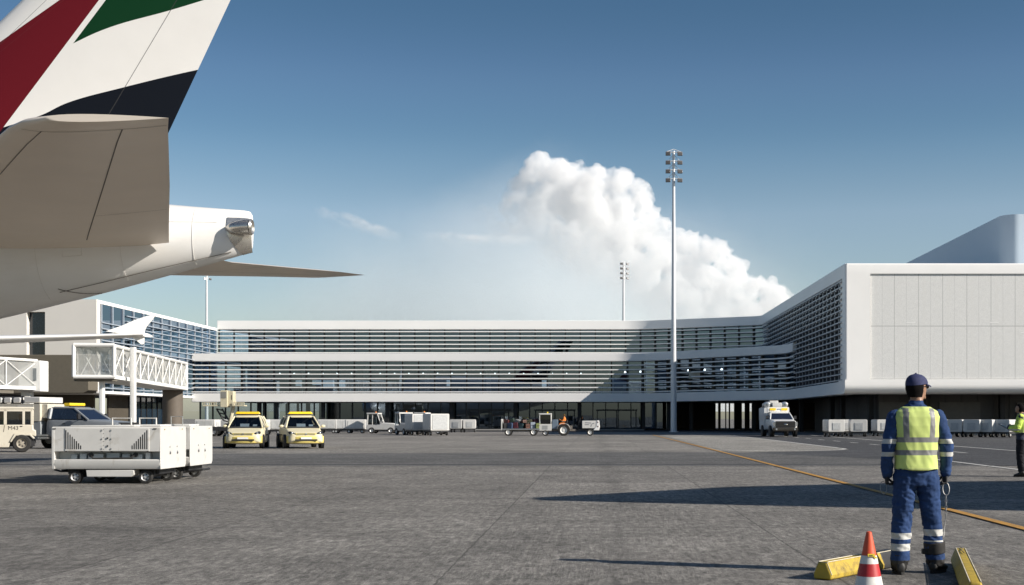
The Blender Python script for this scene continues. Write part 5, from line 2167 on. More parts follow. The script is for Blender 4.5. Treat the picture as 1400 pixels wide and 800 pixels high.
def person(name_label, loc, rz, J, mats, size=1.0, vest=None, cap=None, group=None, voxel=.011, hair=(.006, .005, .005), head_yaw=0, glasses=False, gloves=True, boot_h=.13, shoulders=.215, props=None):
    """J: joints in metres in the figure's own frame (x to its right seen from behind, +y forward, z up)"""
    t = thing('person', name_label, 'person', loc, rz, group)
    V = Vector
    mb = MB()

    def limb(pts, rad, n=14):
        # densify for a smooth taper
        P_, R_ = [], []
        for i in range(len(pts) - 1):
            for k in range(4):
                u = k / 4
                P_.append(V(pts[i]).lerp(V(pts[i + 1]), u)); R_.append(rad[i] + (rad[i + 1] - rad[i]) * u)
        P_.append(V(pts[-1])); R_.append(rad[-1])
        for i in range(2, len(P_) - 2):          # round the joints
            if i % 4 == 0:
                P_[i] = (P_[i - 1] + P_[i] * 2 + P_[i + 1]) / 4
        mb.path(P_, R_, n)
        mb.ball(P_[0], R_[0], 12); mb.ball(P_[-1], R_[-1], 12)
    ls = J.get('leg_r', (.112, .088, .079, .076))
    for s in 'LR':
        hip, knee, ank = J['hip' + s], J['knee' + s], J['ank' + s]
        mid = V(knee).lerp(V(ank), .45)
        limb([hip, knee, tuple(mid), ank], ls)
    as_ = J.get('arm_r', (.082, .066, .058, .050))
    for s in 'LR':
        sh, el, wr = J['sho' + s], J['elb' + s], J['wri' + s]
        mid = V(el).lerp(V(wr), .4)
        limb([sh, el, tuple(mid), wr], as_)
    # torso: ellipses up the spine
    rings = []
    for (z, cx, cy, rx, ry) in J['torso']:
        rings.append([(cx + rx * cos(2 * pi * k / 24), cy + ry * sin(2 * pi * k / 24), z) for k in range(24)])
    mb.loft(rings)
    # neck and head
    hc = V(J['head'])
    mb.path([(J['torso'][-1][1], J['torso'][-1][2], J['torso'][-1][0] - .06), tuple(hc + V((0, -.012, -.06)))], [.062, .056], 14)
    Q = Matrix.Rotation(head_yaw, 3, 'Z')

    def hd(p):
        return tuple(hc + Q @ V(p))
    mb.ball(hc, (.076, .096, .105), 20, q=Q)
    mb.ball(hd((0, .034, -.052)), (.058, .062, .066), 16, q=Q)         # jaw
    mb.ball(hd((0, .092, -.095)), (.026, .018, .018), 10, q=Q)         # chin
    mb.path([hd((0, .092, .012)), hd((0, .112, -.030)), hd((0, .098, -.038))], [.010, .016, .012], 8)   # nose
    mb.ball(hd((0, .090, -.062)), (.026, .012, .010), 10, q=Q)         # mouth
    for s in (-1, 1):
        mb.ball(hd((s * .078, -.006, -.012)), (.010, .022, .032), 10, q=Q)     # ears
        mb.ball(hd((s * .034, .080, .022)), (.026, .014, .010), 8, q=Q)        # brow
    body_z = hc.z - .135
    src = mb.build('body', mats['skin'], None)
    rm = src.modifiers.new('join', 'REMESH')
    rm.mode = 'VOXEL'
    rm.voxel_size = voxel
    sm = src.modifiers.new('smooth', 'SMOOTH')
    sm.iterations = 4; sm.factor = .5
    dg = bpy.context.evaluated_depsgraph_get()
    me = bpy.data.meshes.new_from_object(src.evaluated_get(dg))
    bpy.data.objects.remove(src)
    # cloth folds on the clothed part
    arms = []
    for s in 'LR':
        arms.append([V(J['sho' + s]), V(J['elb' + s]), V(J['wri' + s])])
    rs = random.Random(hash(name_label) % 1000 if False else len(name_label))
    off = V((rs.uniform(0, 9), rs.uniform(0, 9), 0))
    me.calc_loop_triangles()
    ns = [v.normal.copy() for v in me.vertices]
    for v in me.vertices:
        if v.co.z < body_z + .02:
            p = v.co
            q = V((p.x * 9, p.y * 9, p.z * 17 + p.x * 6)) + off
            k = .35 + .65 * max(0, mnoise.noise(p * 4 + off) + .4)
            q2 = V((p.x * 22 + p.z * 10, p.y * 22, p.z * 34 - p.x * 14)) + off
            d = (1 - abs(mnoise.noise(q)) * 2.4) * .0095 * k + (1 - abs(mnoise.noise(q2)) * 2.6) * .0050 * k + mnoise.noise(p * 34) * .002
            v.co = v.co + ns[v.index] * d * (1.5 if v.co.z < .95 else 1.15)
    me.materials.clear()
    for m in ('skin', 'top', 'sleeve', 'trousers', 'boots'):
        me.materials.append(mats[m])

    def seg_d(p, a, b):
        ab = b - a
        u = max(0, min(1, (p - a).dot(ab) / ab.length_squared))
        return (p - (a + ab * u)).length, u
    for f in me.polygons:
        c = f.center
        if c.z > hc.z - .125 and (c - hc).length < .21:
            f.material_index = 0
        else:
            best = min([seg_d(c, a[0], a[1])[0] for a in arms] + [seg_d(c, a[1], a[2])[0] for a in arms])
            armdist = best < .092 and abs(c.x - J['torso'][2][1]) > J['torso'][3][3] * .86
            if armdist:
                f.material_index = 2
            elif c.z > J['waist']:
                f.material_index = 1
            elif c.z < boot_h:
                f.material_index = 4
            else:
                f.material_index = 3
        f.use_smooth = True
    body = bpy.data.objects.new('body', me)
    COL.objects.link(body)
    body.parent = t
    # boots
    for s in 'LR':
        a = V(J['ank' + s]); toe = V(J['toe' + s])
        d = (toe - a); d.z = 0
        d.normalize()
        u = V((d.y, -d.x, 0))
        gz = J.get('ground' + s, 0.0)
        mb = MB()
        rings = []
        for (l, w, h) in ((-.085, .024, .07), (-.078, .038, .10), (-.04, .045, .125), (.02, .045, .125), (.07, .046, .095), (.12, .050, .070), (.165, .048, .058), (.19, .036, .045), (.20, .016, .034)):
            ring = []
            for k in range(12):
                an = 2 * pi * k / 12
                z_ = h / 2 + h / 2 * sin(an)
                p = a + d * l + u * (w * cos(an))
                ring.append((p.x, p.y, gz + .012 + z_))
            rings.append(ring)
        mb.loft(rings)
        mb.path([(a.x, a.y, gz + .09), (a.x - d.x * .01, a.y - d.y * .01, gz + .18)], [.058, .060], 14)
        bo = mb.build('boot', mats['boots'], t, ang=60)
        mb = MB()
        ring0, ring1 = [], []
        for k in range(20):
            an = 2 * pi * k / 20
            p = a + d * (.055 + .150 * cos(an)) + u * (.051 * sin(an))
            ring0.append((p.x, p.y, gz + .001)); ring1.append((p.x, p.y, gz + .026))
        mb.loft([ring0, ring1])
        mb.build('sole', M('boot_sole', (.012, .012, .012), .9), bo)
    # hands
    for s in 'LR':
        wr = V(J['wri' + s]); hd_ = V(J['hand' + s])
        d = (hd_ - wr).normalized()
        th = V(J['thumb' + s]).normalized()                     # the thumb's side of the palm
        th = (th - d * th.dot(d)).normalized()
        pn = d.cross(th).normalized() * (1 if s == 'L' else -1)    # palm faces along pn
        curl = J.get('curl', .55)
        mb = MB()
        rings = []
        for (l, wx, wy) in ((-.025, .030, .026), (.0, .030, .024), (.03, .039, .020), (.065, .043, .018), (.092, .041, .014), (.098, .03, .009)):
            rings.append([tuple(wr + d * l + th * (wx * cos(2 * pi * k / 14)) + pn * (wy * sin(2 * pi * k / 14))) for k in range(14)])
        mb.loft(rings)
        for i, (o, ln) in enumerate(((.031, .070), (.011, .080), (-.010, .074), (-.030, .058))):
            p = wr + d * .080 + th * o
            pts = [p]
            a = 0
            for f in (.45, .32, .23):
                a += curl * (1.0 + .12 * i)
                p = p + (d * cos(a) + pn * sin(a)) * ln * f
                pts.append(p)
            mb.path(pts, [.0100, .0095, .0088, .0072], 8)
            mb.ball(pts[-1], .0072, 8)
        p = wr + d * .022 + th * .030
        pts = [p, p + (d * .6 + th * .75).normalized() * .036, p + (d * .85 + th * .55 + pn * .45).normalized() * .066, p + (d * .95 + th * .25 + pn * .7).normalized() * .088]
        mb.path(pts, [.014, .0125, .011, .0085], 8)
        mb.ball(pts[-1], .0085, 8)
        mb.build('glove' if gloves else 'hand', mats['hand'], t, ang=60)
    # hair / cap
    hm = M('hair_%d' % int(hair[0] * 1000), hair, .9, spec=.1, var=.3, scale=30)
    mb = MB()
    rings = []
    for i in range(9):
        u = i / 8
        z_ = -.092 + .206 * u
        k = sqrt(max(.02, 1 - (max(0, (z_ - .0)) / .119) ** 2)) * (1 if z_ > -.02 else (.80 + .20 * (z_ + .085) / .065))
        ring = []
        for j in range(24):
            a = 2 * pi * j / 24
            yy = sin(a)
            fr = .104 * k if yy < 0 else (.104 if z_ > .055 else .035) * k
            ring.append(hd((.087 * k * cos(a), fr * 1.05 * yy - .006, z_)))
        rings.append(ring)
    mb.loft(rings)
    mb.build('hair', hm, t, ang=60)
    if cap:
        mb = MB()
        rings = []
        for i in range(9):
            u = i / 8
            z_ = .022 + .100 * u
            k = sqrt(max(.004, 1 - u ** 2.3))
            rings.append([hd((.090 * k * cos(2 * pi * j / 26), .112 * k * sin(2 * pi * j / 26) - .002 - .012 * u, z_ + .012 * (1 - u) * (-sin(2 * pi * j / 26)) * -1)) for j in range(26)])
        mb.loft(rings)
        cp = mb.build('cap', cap, t, ang=60)
        mb = MB()
        g = []
        for i in range(6):
            u = i / 5
            g.append([hd((.072 * (1 - .25 * u * u) * (-1 + j / 4), .085 + .075 * u - .035 * abs(-1 + j / 4) ** 2, .040 - .022 * u - .016 * (-1 + j / 4) ** 2)) for j in range(9)])
        g2 = [[(p[0], p[1], p[2] - .006) for p in r] for r in g]
        mb.loft(g, caps=False, close=False); mb.loft(g2, caps=False, close=False)
        mb.loft([g[-1], g2[-1]], caps=False, close=False)
        mb.build('peak', cap, cp, ang=60)
        mb = MB(); mb.ball(hd((0, -.014, .124)), (.010, .010, .006), 8)
        mb.build('cap_button', cap, cp)
    if glasses:
        mb = MB()
        for s in (-1, 1):
            mb.ball(hd((s * .034, .094, .004)), (.027, .008, .018), 12, q=Q)
            mb.path([hd((s * .060, .090, .008)), hd((s * .080, .045, .008)), hd((s * .082, -.005, .0))], .004, 6)
        mb.path([hd((-.012, .100, .008)), hd((.012, .100, .008))], .004, 6)
        mb.build('sunglasses', M('glasses_black', (.01, .01, .012), .2), t)
    # vest or jacket shell
    if vest:
        z0, z1, T = vest['z0'], vest['z1'], J['torso']

        def tor(z):
            if z <= T[0][0]:
                return T[0][1:]
            for a, b in zip(T[:-1], T[1:]):
                if a[0] <= z <= b[0]:
                    u = (z - a[0]) / (b[0] - a[0])
                    return [a[i] + (b[i] - a[i]) * u for i in range(1, 5)]
            return T[-1][1:]
        mb = MB()
        NZ, NA = 74, 104
        rings = []
        for i in range(NZ + 1):
            z_ = z0 + (z1 - z0) * i / NZ
            cx, cy, rx, ry = tor(z_)
            fl = vest['ease'] * (1 + .5 * max(0, 1 - (z_ - z0) / .25))
            ring = []
            for k in range(NA):
                a = 2 * pi * k / NA
                ca, sa = cos(a), sin(a)
                e = .78                                 # squarer than an ellipse
                px_ = (abs(ca) ** e) * (1 if ca > 0 else -1) * (rx + fl)
                py_ = (abs(sa) ** e) * (1 if sa > 0 else -1) * (ry + fl)
                q = V((px_ * 7, py_ * 7, z_ * 5 + px_ * 9)) + off
                w = mnoise.noise(q) * .007 + (1 - 2.2 * abs(mnoise.noise(q * 1.9 + V((3, 1, 2))))) * .0045
                nn = V((px_, py_, 0)).normalized()
                ring.append((cx + px_ + nn.x * w, cy + py_ + nn.y * w, z_ - .010 * (1 if i == 0 else 0) * sin(3 * a)))
            rings.append(ring)
        mb.loft(rings, caps=False)
        o = mb.build('vest' if not vest.get('jacket') else 'jacket', vest['mats'], t, ang=80)
        for f in o.data.polygons:
            c = f.center
            cx, cy, rx, ry = tor(c.z)
            m = 0
            for (ba, bb) in vest['bands']:
                if ba < c.z < bb:
                    m = 1
            for vx in vest['stripes']:
                if c.z > vest['stripe_z'] and abs(c.x - cx - vx) < .0245:
                    m = 1
            if c.z > z1 - .012 or c.z < z0 + .012:
                m = 2
            f.material_index = m
        sd = o.modifiers.new('thick', 'SOLIDIFY'); sd.thickness = .006; sd.offset = -1
    return t, body


def banded(name, base, bands, silver=(.50, .50, .48), rough=.85):
    """cloth with reflective bands between given heights (own frame)"""
    n = N(name)
    c = n.coord()
    sep = n.node('ShaderNodeSeparateXYZ')
    n.link(c, sep.inputs[0])
    f = n.noise(c, 9, 5, .6)
    col = n.ramp(f, [(.3, tuple(x * .75 for x in base)), (.7, tuple(x * 1.25 for x in base))])
    weave = n.noise(c, 160, 2)
    for (a, b, side) in bands:
        z = sep.outputs[2]
        m = n.math('MULTIPLY', n.math('GREATER_THAN', z, a), n.math('LESS_THAN', z, b))
        if side:
            m = n.math('MULTIPLY', m, n.math('GREATER_THAN', n.math('MULTIPLY', sep.outputs[0], side), 0.0))
        col = n.mix(m, col, (*silver, 1))
    return n.done(n.pbr(col, rough, 0, .25, n.bump(weave, .25, .004)))


SKIN = M('skin', (.30, .17, .11), .5, var=.08, scale=20)
GLOVE = M('black_glove', (.014, .014, .015), .7)
BOOT = M('black_boot', (.016, .015, .014), .6, var=.3, scale=20)
HIVIS = M('hivis_yellow', (.56, .66, .20), .8, var=.12, scale=6)
SILVER = M('reflective_tape', (.20, .20, .195), .5, .0, var=.10, scale=25)
HEM = M('vest_hem', (.50, .58, .20), .7)
NAVY = M('navy_cap', (.020, .026, .085), .8, var=.2, scale=15)
BLUE = (.021, .048, .130)

Jw = dict(
    hipL=(-.092, 0, .90), hipR=(.092, .0, .90), kneeL=(-.125, .03, .48), kneeR=(.152, .035, .49), ankL=(-.158, -.03, .10), ankR=(.195, .06, .10),
    toeL=(-.150, .15, 0), toeR=(.30, .20, 0),
    shoL=(-.196, .0, 1.415), shoR=(.196, .0, 1.415), elbL=(-.258, -.02, 1.165), elbR=(.272, -.02, 1.165), wriL=(-.262, .03, .905), wriR=(.272, .03, .91),
    handL=(-.25, .05, .75), handR=(.262, .045, .76), thumbL=(.2, 1, .1), thumbR=(-.2, 1, .1), curl=.75,
    head=(.010, .015, 1.690), waist=.985,
    torso=[(.80, 0, .0, .140, .100), (.90, 0, 0, .166, .118), (.98, 0, 0, .166, .118), (1.10, 0, 0, .168, .114), (1.22, 0, .0, .182, .122), (1.34, 0, .0, .192, .126), (1.42, 0, -.005, .194, .112), (1.47, 0, -.008, .172, .092), (1.515, 0, -.006, .098, .068), (1.545, 0, -.004, .062, .056)],
    leg_r=(.104, .084, .082, .078), arm_r=(.068, .060, .054, .046))
mats_w = dict(skin=SKIN, hand=GLOVE, boots=BOOT, top=banded('overall_top', BLUE, []), sleeve=banded('overall_sleeve', BLUE, [(1.178, 1.220, 0), (1.062, 1.102, 0)]),
              trousers=banded('overall_trousers', BLUE, [(.315, .372, -1), (.212, .275, -1), (.342, .402, 1), (.288, .302, 1)]))
WX, WY = P(1252.5, 0, 11.93)[0], 11.93
W, wb = person('worker seen from behind in blue overalls, yellow vest and navy cap beside the cone', (WX, WY, 0), 0, Jw, mats_w,
               vest=dict(z0=.945, z1=1.512, ease=.016, mats=[HIVIS, SILVER, HEM], bands=[(1.190, 1.235), (1.075, 1.118)], stripes=[-.118, .118], stripe_z=1.2),
               cap=NAVY, head_yaw=radians(-58), glasses=True)
# knee pad on the right shin, chain and rings in his hands
mb = MB()
a, b = Vector(Jw['kneeR']), Vector(Jw['ankR'])
p0, p1 = a.lerp(b, .53), a.lerp(b, .80)
mb.path([p0, p0.lerp(p1, .5), p1], [.098, .096, .092], 18)
mb.cbox((p1.x - .10, p1.y - .02, p1.z + .02), (.05, .06, .05))
mb.build('shin_guard', M('guard_black', (.015, .014, .014), .75), W, bev=.008)
mb = MB()
for k in range(9):
    a_ = .5 + k * 2 * pi / 9
mb.path([(.285 + .0 + .030 * cos(t_ * pi / 8), .055 + .012 * sin(t_ * pi / 8), .765 + .058 * sin(t_ * pi / 8)) for t_ in range(17)], .0038, 8)
mb.build('steel_ring', M('dull_steel', (.30, .30, .29), .45, .6), W)
mb = MB()
z_ = .70
for k in range(7):
    mb.path([(.285 + (.010 * cos(q * pi / 4) if k % 2 else 0), .055 + (0 if k % 2 else .010 * cos(q * pi / 4)), z_ - .018 + .018 * sin(q * pi / 4)) for q in range(9)], .0035, 5)
    z_ -= .027
mb.path([(.285, .055, z_), (.268, .05, .40), (.255, .02, .33)], .004, 6)
mb.build('chain', M('dull_steel', (.30, .30, .29), .45, .6), W)
mb = MB()
mb.path([(-.285 + .030 * cos(t_ * pi / 8), .05 + .012 * sin(t_ * pi / 8), .775 + .058 * sin(t_ * pi / 8)) for t_ in range(17)], .0030, 8)
mb.build('steel_ring', M('dull_steel', (.30, .30, .29), .45, .6), W)

# second worker at the right edge, writing on a pad
J2 = dict(
    hipL=(-.10, 0, .90), hipR=(.10, .0, .90), kneeL=(-.105, .03, .48), kneeR=(.12, .03, .48), ankL=(-.11, -.02, .10), ankR=(.14, .02, .10), toeL=(-.12, .18, 0), toeR=(.20, .20, 0),
    shoL=(-.20, .0, 1.440), shoR=(.20, .0, 1.440), elbL=(-.27, .07, 1.17), elbR=(.27, .07, 1.17), wriL=(-.10, .27, 1.18), wriR=(.10, .27, 1.20), handL=(-.02, .36, 1.20), handR=(.02, .36, 1.22), thumbL=(.2, .2, 1), thumbR=(-.2, .2, 1), curl=.5,
    head=(.0, .055, 1.665), waist=.90,
    torso=[(.80, 0, .0, .155, .105), (.90, 0, 0, .182, .130), (.98, 0, 0, .184, .130), (1.10, 0, 0, .182, .130), (1.22, 0, .0, .190, .135), (1.34, 0, .0, .198, .135), (1.43, 0, -.005, .190, .115), (1.485, 0, -.008, .150, .09), (1.53, 0, .0, .082, .07), (1.55, 0, .01, .064, .06)],
    leg_r=(.118, .092, .086, .080), arm_r=(.092, .082, .074, .060))
BLK = (.014, .014, .018)
mats2 = dict(skin=SKIN, hand=GLOVE, boots=BOOT, top=M('jacket_navy', (.02, .025, .05), .8), sleeve=banded('hivis_sleeve', (.56, .72, .13), [(1.12, 1.16, 0)]), trousers=banded('black_trousers', BLK, []))
x2, y2 = P(1397.5, 0, 31.9)[:2]
W2, _ = person('second worker at the right edge in yellow jacket and black trousers, writing on a pad', (x2, y2, 0), radians(62), J2, mats2,
               vest=dict(z0=1.06, z1=1.53, ease=.020, mats=[HIVIS, SILVER, SILVER], bands=[], stripes=[-.12, .12], stripe_z=1.1, jacket=True), voxel=.014, glasses=False)
pad = thing('clipboard', 'dark clipboard held by the second worker at the right edge', 'clipboard', (0, 0, 0))
pad.location = (x2, y2, 0)
pad.rotation_euler.z = radians(62)
mb = MB(); mb.cbox((0, .40, 1.205), (.23, .31, .012), 0, rx=.5); mb.build('board', DARK, pad)
mb = MB(); mb.cbox((0, .40, 1.214), (.20, .27, .004), 0, rx=.5); mb.build('paper', M('paper_grey', (.5, .5, .48), .7), pad)

# driver in orange on the small tractor
J3 = dict(
    hipL=(-.10, 0, .96 + .07), hipR=(.10, 0, 1.03), kneeL=(-.13, .40, 1.02), kneeR=(.13, .40, 1.02), ankL=(-.13, .48, .66), ankR=(.13, .48, .66), toeL=(-.13, .7, 0), toeR=(.13, .7, 0), groundL=.56, groundR=.56,
    shoL=(-.19, .02, 1.50), shoR=(.19, .02, 1.50), elbL=(-.25, .16, 1.25), elbR=(.25, .16, 1.25), wriL=(-.12, .38, 1.36), wriR=(.12, .38, 1.36), handL=(-.1, .46, 1.40), handR=(.1, .46, 1.40), thumbL=(.2, .1, 1), thumbR=(-.2, .1, 1),
    head=(.0, .05, 1.74), waist=.95,
    torso=[(.94, 0, .0, .16, .12), (1.04, 0, 0, .175, .13), (1.14, 0, 0, .165, .12), (1.26, 0, .0, .175, .125), (1.40, 0, .01, .188, .125), (1.48, 0, .015, .185, .11), (1.54, 0, .02, .15, .09), (1.585, 0, .03, .08, .07), (1.61, 0, .03, .06, .056)],
    leg_r=(.10, .085, .075, .07))
ORC = banded('orange_overall', (.70, .22, .05), [(1.2, 1.25, 0)], (.55, .5, .42))
mats3 = dict(skin=SKIN, hand=SKIN, boots=BOOT, top=ORC, sleeve=ORC, trousers=banded('dark_trousers', (.02, .025, .04), []))
W3, _ = person('driver in an orange jacket sitting on the small white tractor', (SMALLT.location.x + .24, TY, -.02), radians(90), J3, mats3, voxel=.022, gloves=False, hair=(.10, .06, .02))

mats4 = dict(skin=SKIN, hand=SKIN, boots=BOOT, top=banded('green_hivis_top', (.20, .34, .05), [(1.2, 1.25, 0)]), sleeve=banded('green_hivis_sleeve', (.10, .14, .04), []), trousers=banded('driver_trousers', (.02, .025, .04), []))
q_ = Matrix.Rotation(radians(22), 3, 'Z') @ Vector((-.72, -.12, 0))
person('driver in a green vest seated inside the cream tractor cab', (TRACTOR.location.x + q_.x, TRACTOR.location.y + q_.y, -.06), radians(90 + 22), J3, mats4, voxel=.022, gloves=False)
# ================================================================== CLOUDS
def cloud_mat(DENS=.036, wisp=False):
    n = N('cloud_wisp' if wisp else 'cloud_white')
    c = n.node('ShaderNodeNewGeometry').outputs['Position']
    sep = n.node('ShaderNodeSeparateXYZ')
    n.link(c, sep.inputs[0])
    X, Z = sep.outputs[0], sep.outputs[2]

    def sstep(v, a, b):
        mr = n.node('ShaderNodeMapRange', interpolation_type='SMOOTHSTEP')
        n.link(v, mr.inputs[0])
        mr.inputs[1].default_value = a; mr.inputs[2].default_value = b
        return mr.outputs[0]
    wob = n.math('MULTIPLY', n.math('SUBTRACT', n.noise(c, .011, 5), .5), 170)
    # dense towards the sunlit crown (which slopes down to the right), thin veil below and to the left
    crown = n.math('ADD', Z, n.math('MULTIPLY', X, .62))
    za = sstep(n.math('ADD', crown, wob), 250, 470)
    xa = sstep(n.math('ADD', X, wob), -400, -110)
    clump = n.ramp(n.noise(c, .03, 6, .7), [(.34, .08), (.52, 1.0)])
    a = n.math('MULTIPLY', n.math('ADD', n.math('MULTIPLY', n.math('POWER', za, 1.3), .97), .02), n.math('ADD', n.math('MULTIPLY', xa, .95), .05))
    if wisp:
        a = n.ramp(n.noise(n.mapv(c, (.6, 1, 1.4)), .05, 6, .7), [(.42, 0.0), (.62, 1.0)])
    a = n.math('MULTIPLY', n.math('MULTIPLY', a, clump), DENS)
    v = n.node('ShaderNodeVolumePrincipled')
    v.inputs['Color'].default_value = (1, 1, 1, 1)
    v.inputs['Anisotropy'].default_value = .0
    n.link(a, v.inputs['Density'])
    n.link(v.outputs[0], n.out.inputs['Volume'])
    return n.mat


def puffs(mb, spine, rnd, depth, base):
    for (px, py, r) in spine:
        x, y, z = P(px, py, 3000)
        rr = r * 1.667
        mb.ball((x, 3000 + rnd.uniform(-depth, depth), z - rr), (rr, rr * 1.1, rr), 16)
        for k in range(9):
            a = rnd.uniform(-.25, pi + .25)
            b = rnd.uniform(-1.0, .9)
            q = rr * rnd.uniform(.28, .5)
            mb.ball((x + cos(a) * rr * .85 * cos(b), 3000 + sin(b) * rr * .9 - rr * .3, z - rr + sin(a) * rr * .85 * cos(b)), q, 12)


rnd = random.Random(21)
spine = [(742, 216, 14), (756, 218, 15), (768, 222, 16), (750, 236, 18), (780, 244, 26), (904, 300, 13), (908, 318, 16), (900, 330, 22), (720, 288, 24), (716, 258, 16), (812, 330, 40), (770, 330, 38), (850, 336, 36), (728, 224, 13), (716, 240, 14), (790, 224, 20), (770, 230, 18), (812, 234, 18), (836, 238, 16), (852, 234, 14), (868, 246, 15), (876, 260, 14), (884, 284, 17), (892, 302, 13), (800, 258, 30), (835, 264, 28), (760, 254, 24), (740, 274, 22),
         (790, 302, 34), (830, 302, 34), (860, 302, 26), (742, 308, 24), (702, 266, 20), (692, 302, 24), (662, 288, 22), (646, 312, 20), (622, 322, 11), (596, 324, 6),
         (928, 318, 12), (942, 324, 16), (962, 330, 14), (980, 334, 14), (995, 344, 13), (1006, 358, 11), (1008, 374, 11), (1000, 378, 18), (970, 366, 26), (940, 356, 24), (908, 342, 20), (1030, 382, 12), (1048, 382, 12), (1060, 392, 12), (1074, 402, 11), (1084, 416, 9), (1050, 410, 24), (1010, 406, 28), (960, 400, 34), (912, 384, 34), (1066, 430, 20),
         (860, 352, 38), (800, 352, 42), (742, 352, 38)]
# crisp small heads along the sunlit crown
heads = [(738, 209, 6), (748, 210, 6), (728, 216, 6), (780, 220, 8), (794, 218, 8), (806, 224, 8), (820, 230, 8), (834, 234, 8), (848, 230, 7), (858, 232, 8), (870, 240, 8), (878, 248, 7), (882, 266, 7), (888, 280, 7), (894, 294, 7),
         (926, 316, 7), (936, 318, 7), (950, 324, 7), (966, 326, 7), (982, 330, 8), (994, 338, 7), (1004, 350, 7), (1010, 364, 7), (1026, 378, 7), (1040, 376, 7), (1054, 384, 7), (1066, 392, 7), (1078, 402, 6), (1088, 414, 5), (748, 246, 7), (740, 262, 7), (722, 270, 7), (706, 258, 6), (770, 292, 8), (756, 300, 8), (800, 286, 8), (612, 320, 4), (632, 321, 5), (650, 322, 5), (664, 324, 4)]
mb = MB()
puffs(mb, [(a, b + 4, c) for a, b, c in heads], rnd, 30, 300)
puffs(mb, spine, rnd, 40, 300)
src = mb.build('clouds', cloud_mat())
rm = src.modifiers.new('merge', 'REMESH')
rm.mode = 'VOXEL'
rm.voxel_size = 3.6
rm.use_smooth_shade = True
dg = bpy.context.evaluated_depsgraph_get()
me = bpy.data.meshes.new_from_object(src.evaluated_get(dg))
src.modifiers.clear()
src.data = me
co_ = [0.0] * (3 * len(me.vertices))
no_ = [0.0] * (3 * len(me.vertices))
me.vertices.foreach_get('co', co_)
me.vertices.foreach_get('normal', no_)
for i in range(len(me.vertices)):
    p = Vector(co_[3 * i:3 * i + 3])
    d = 0
    for (s, a) in ((1 / 60, 11), (1 / 28, 9), (1 / 13, 7), (1 / 6.5, 4.2)):
        d += a * (1 - 2.2 * abs(mnoise.noise(p * s)))
    for j in range(3):
        co_[3 * i + j] += no_[3 * i + j] * (d - 12)
me.vertices.foreach_set('co', co_)
me.update()
rm = src.modifiers.new('merge', 'REMESH')      # clean up folds so the volume stays closed
rm.mode = 'VOXEL'
rm.voxel_size = 3.0
dg = bpy.context.evaluated_depsgraph_get()
me = bpy.data.meshes.new_from_object(src.evaluated_get(dg))
src.modifiers.clear()
src.data = me
me.polygons.foreach_set('use_smooth', [True] * len(me.polygons))
me.update()
tag(src, 'white cumulus bank standing above the terminal roof', 'cloud', kind='stuff')

scene.cycles.volume_bounces = 40
scene.cycles.volume_step_rate = .2
scene.cycles.volume_max_steps = 256


def veil():
    n = N('haze_veil')
    c = n.node('ShaderNodeNewGeometry').outputs['Position']
    sep = n.node('ShaderNodeSeparateXYZ')
    n.link(c, sep.inputs[0])
    X, Z = sep.outputs[0], sep.outputs[2]
    w = n.math('MULTIPLY', n.math('SUBTRACT', n.noise(c, .0045, 5, .6), .5), 260)
    # soft bank: thickest low down, its upper edge torn
    hx = n.math('ABSOLUTE', n.math('ADD', X, 110))
    top = n.math('SUBTRACT', 520, n.math('MULTIPLY', hx, .34))
    d = n.math('DIVIDE', n.math('SUBTRACT', n.math('ADD', top, w), Z), 340, clamp=True)
    sx_ = n.math('DIVIDE', n.math('SUBTRACT', 720, hx), 380, clamp=True)
    a = n.math('MULTIPLY', n.math('MULTIPLY', n.math('POWER', d, 1.4), n.math('POWER', sx_, 1.5)), .0062)
    v = n.node('ShaderNodeVolumePrincipled')
    v.inputs['Color'].default_value = (.95, .985, 1.0, 1)
    v.inputs['Anisotropy'].default_value = 0
    n.link(a, v.inputs['Density'])
    n.link(v.outputs[0], n.out.inputs['Volume'])
    return n.mat


mb = MB()
mb.box(-850, 640, 2380, 2700, 16, 660)
tag(mb.build('haze_bank', veil(), smooth=False), 'thin pale haze bank in front of the base of the cumulus cloud', 'haze', kind='stuff')



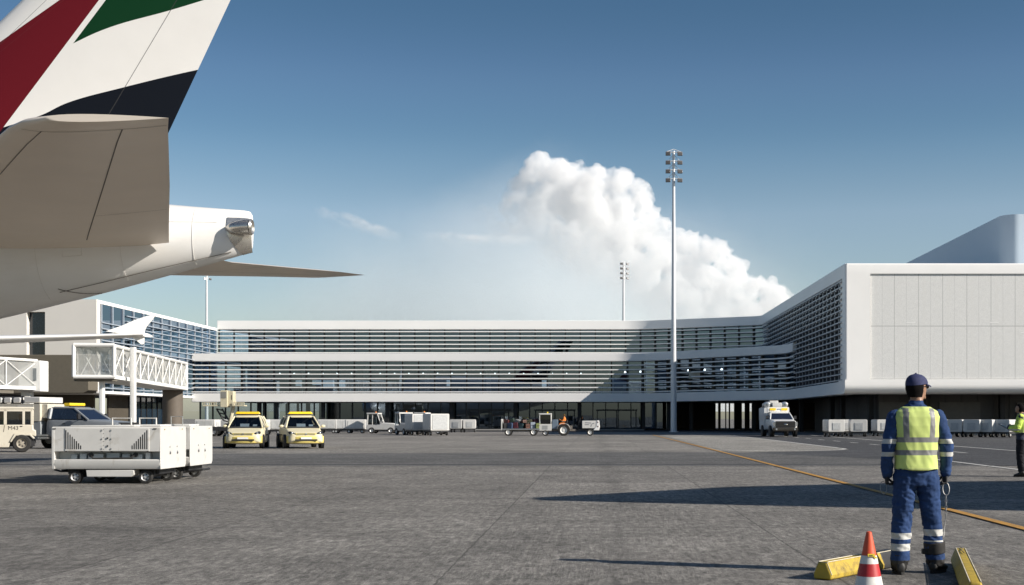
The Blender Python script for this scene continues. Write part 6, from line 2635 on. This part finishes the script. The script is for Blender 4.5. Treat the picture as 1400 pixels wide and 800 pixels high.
def wisp_mat(name, line, thick, dens):
    """torn streak of cloud along a line (px, py) given at 2900 m"""
    n = N(name)
    c = n.node('ShaderNodeNewGeometry').outputs['Position']
    sep = n.node('ShaderNodeSeparateXYZ')
    n.link(c, sep.inputs[0])
    X, Z = sep.outputs[0], sep.outputs[2]
    (x0, _, z0), (x1, _, z1) = P(*line[0], 2900), P(*line[1], 2900)
    u = n.math('DIVIDE', n.math('SUBTRACT', X, x0), x1 - x0)
    zl = n.math('ADD', n.math('MULTIPLY', u, z1 - z0), z0)
    w = n.math('MULTIPLY', n.math('SUBTRACT', n.noise(c, .022, 7, .72, .6), .5), thick * 3.2)
    dz = n.math('SUBTRACT', zl, n.math('ADD', Z, w))                     # positive below the line
    up = n.math('ADD', n.math('DIVIDE', dz, thick * .35), 1.0, clamp=True)     # crisp upper edge
    dn = n.math('SUBTRACT', 1.0, n.math('DIVIDE', dz, thick * 1.8), clamp=True)  # slow fade below
    ends = n.math('MULTIPLY', n.math('MULTIPLY', u, 4.0, clamp=True), n.math('MULTIPLY', n.math('SUBTRACT', 1.0, u), 5.0, clamp=True))
    br = n.ramp(n.noise(n.mapv(c, (1, .3, 1.6)), .018, 6, .7), [(.38, .05), (.60, 1.0)])
    a = n.math('MULTIPLY', n.math('MULTIPLY', n.math('MULTIPLY', up, n.math('POWER', dn, 1.5)), ends), n.math('MULTIPLY', br, dens))
    v = n.node('ShaderNodeVolumePrincipled')
    v.inputs['Color'].default_value = (1, 1, 1, 1)
    v.inputs['Anisotropy'].default_value = 0
    n.link(a, v.inputs['Density'])
    n.link(v.outputs[0], n.out.inputs['Volume'])
    return n.mat


for (line, thick, dens, label) in ((((428, 281), (550, 321)), 15, .016, 'torn wisp of thin cloud just right of the aircraft tail'), (((575, 320), (735, 326)), 11, .022, 'low thin streak of cloud touching the left of the cumulus')):
    mb = MB()
    (x0, _, z0), (x1, _, z1) = P(*line[0], 2900), P(*line[1], 2900)
    mb.box(x0 - 10, x1 + 10, 2880, 2930, min(z0, z1) - 70, max(z0, z1) + 50)
    tag(mb.build('cloud_wisp', wisp_mat('wisp', line, thick, dens), smooth=False), label, 'cloud', kind='stuff')
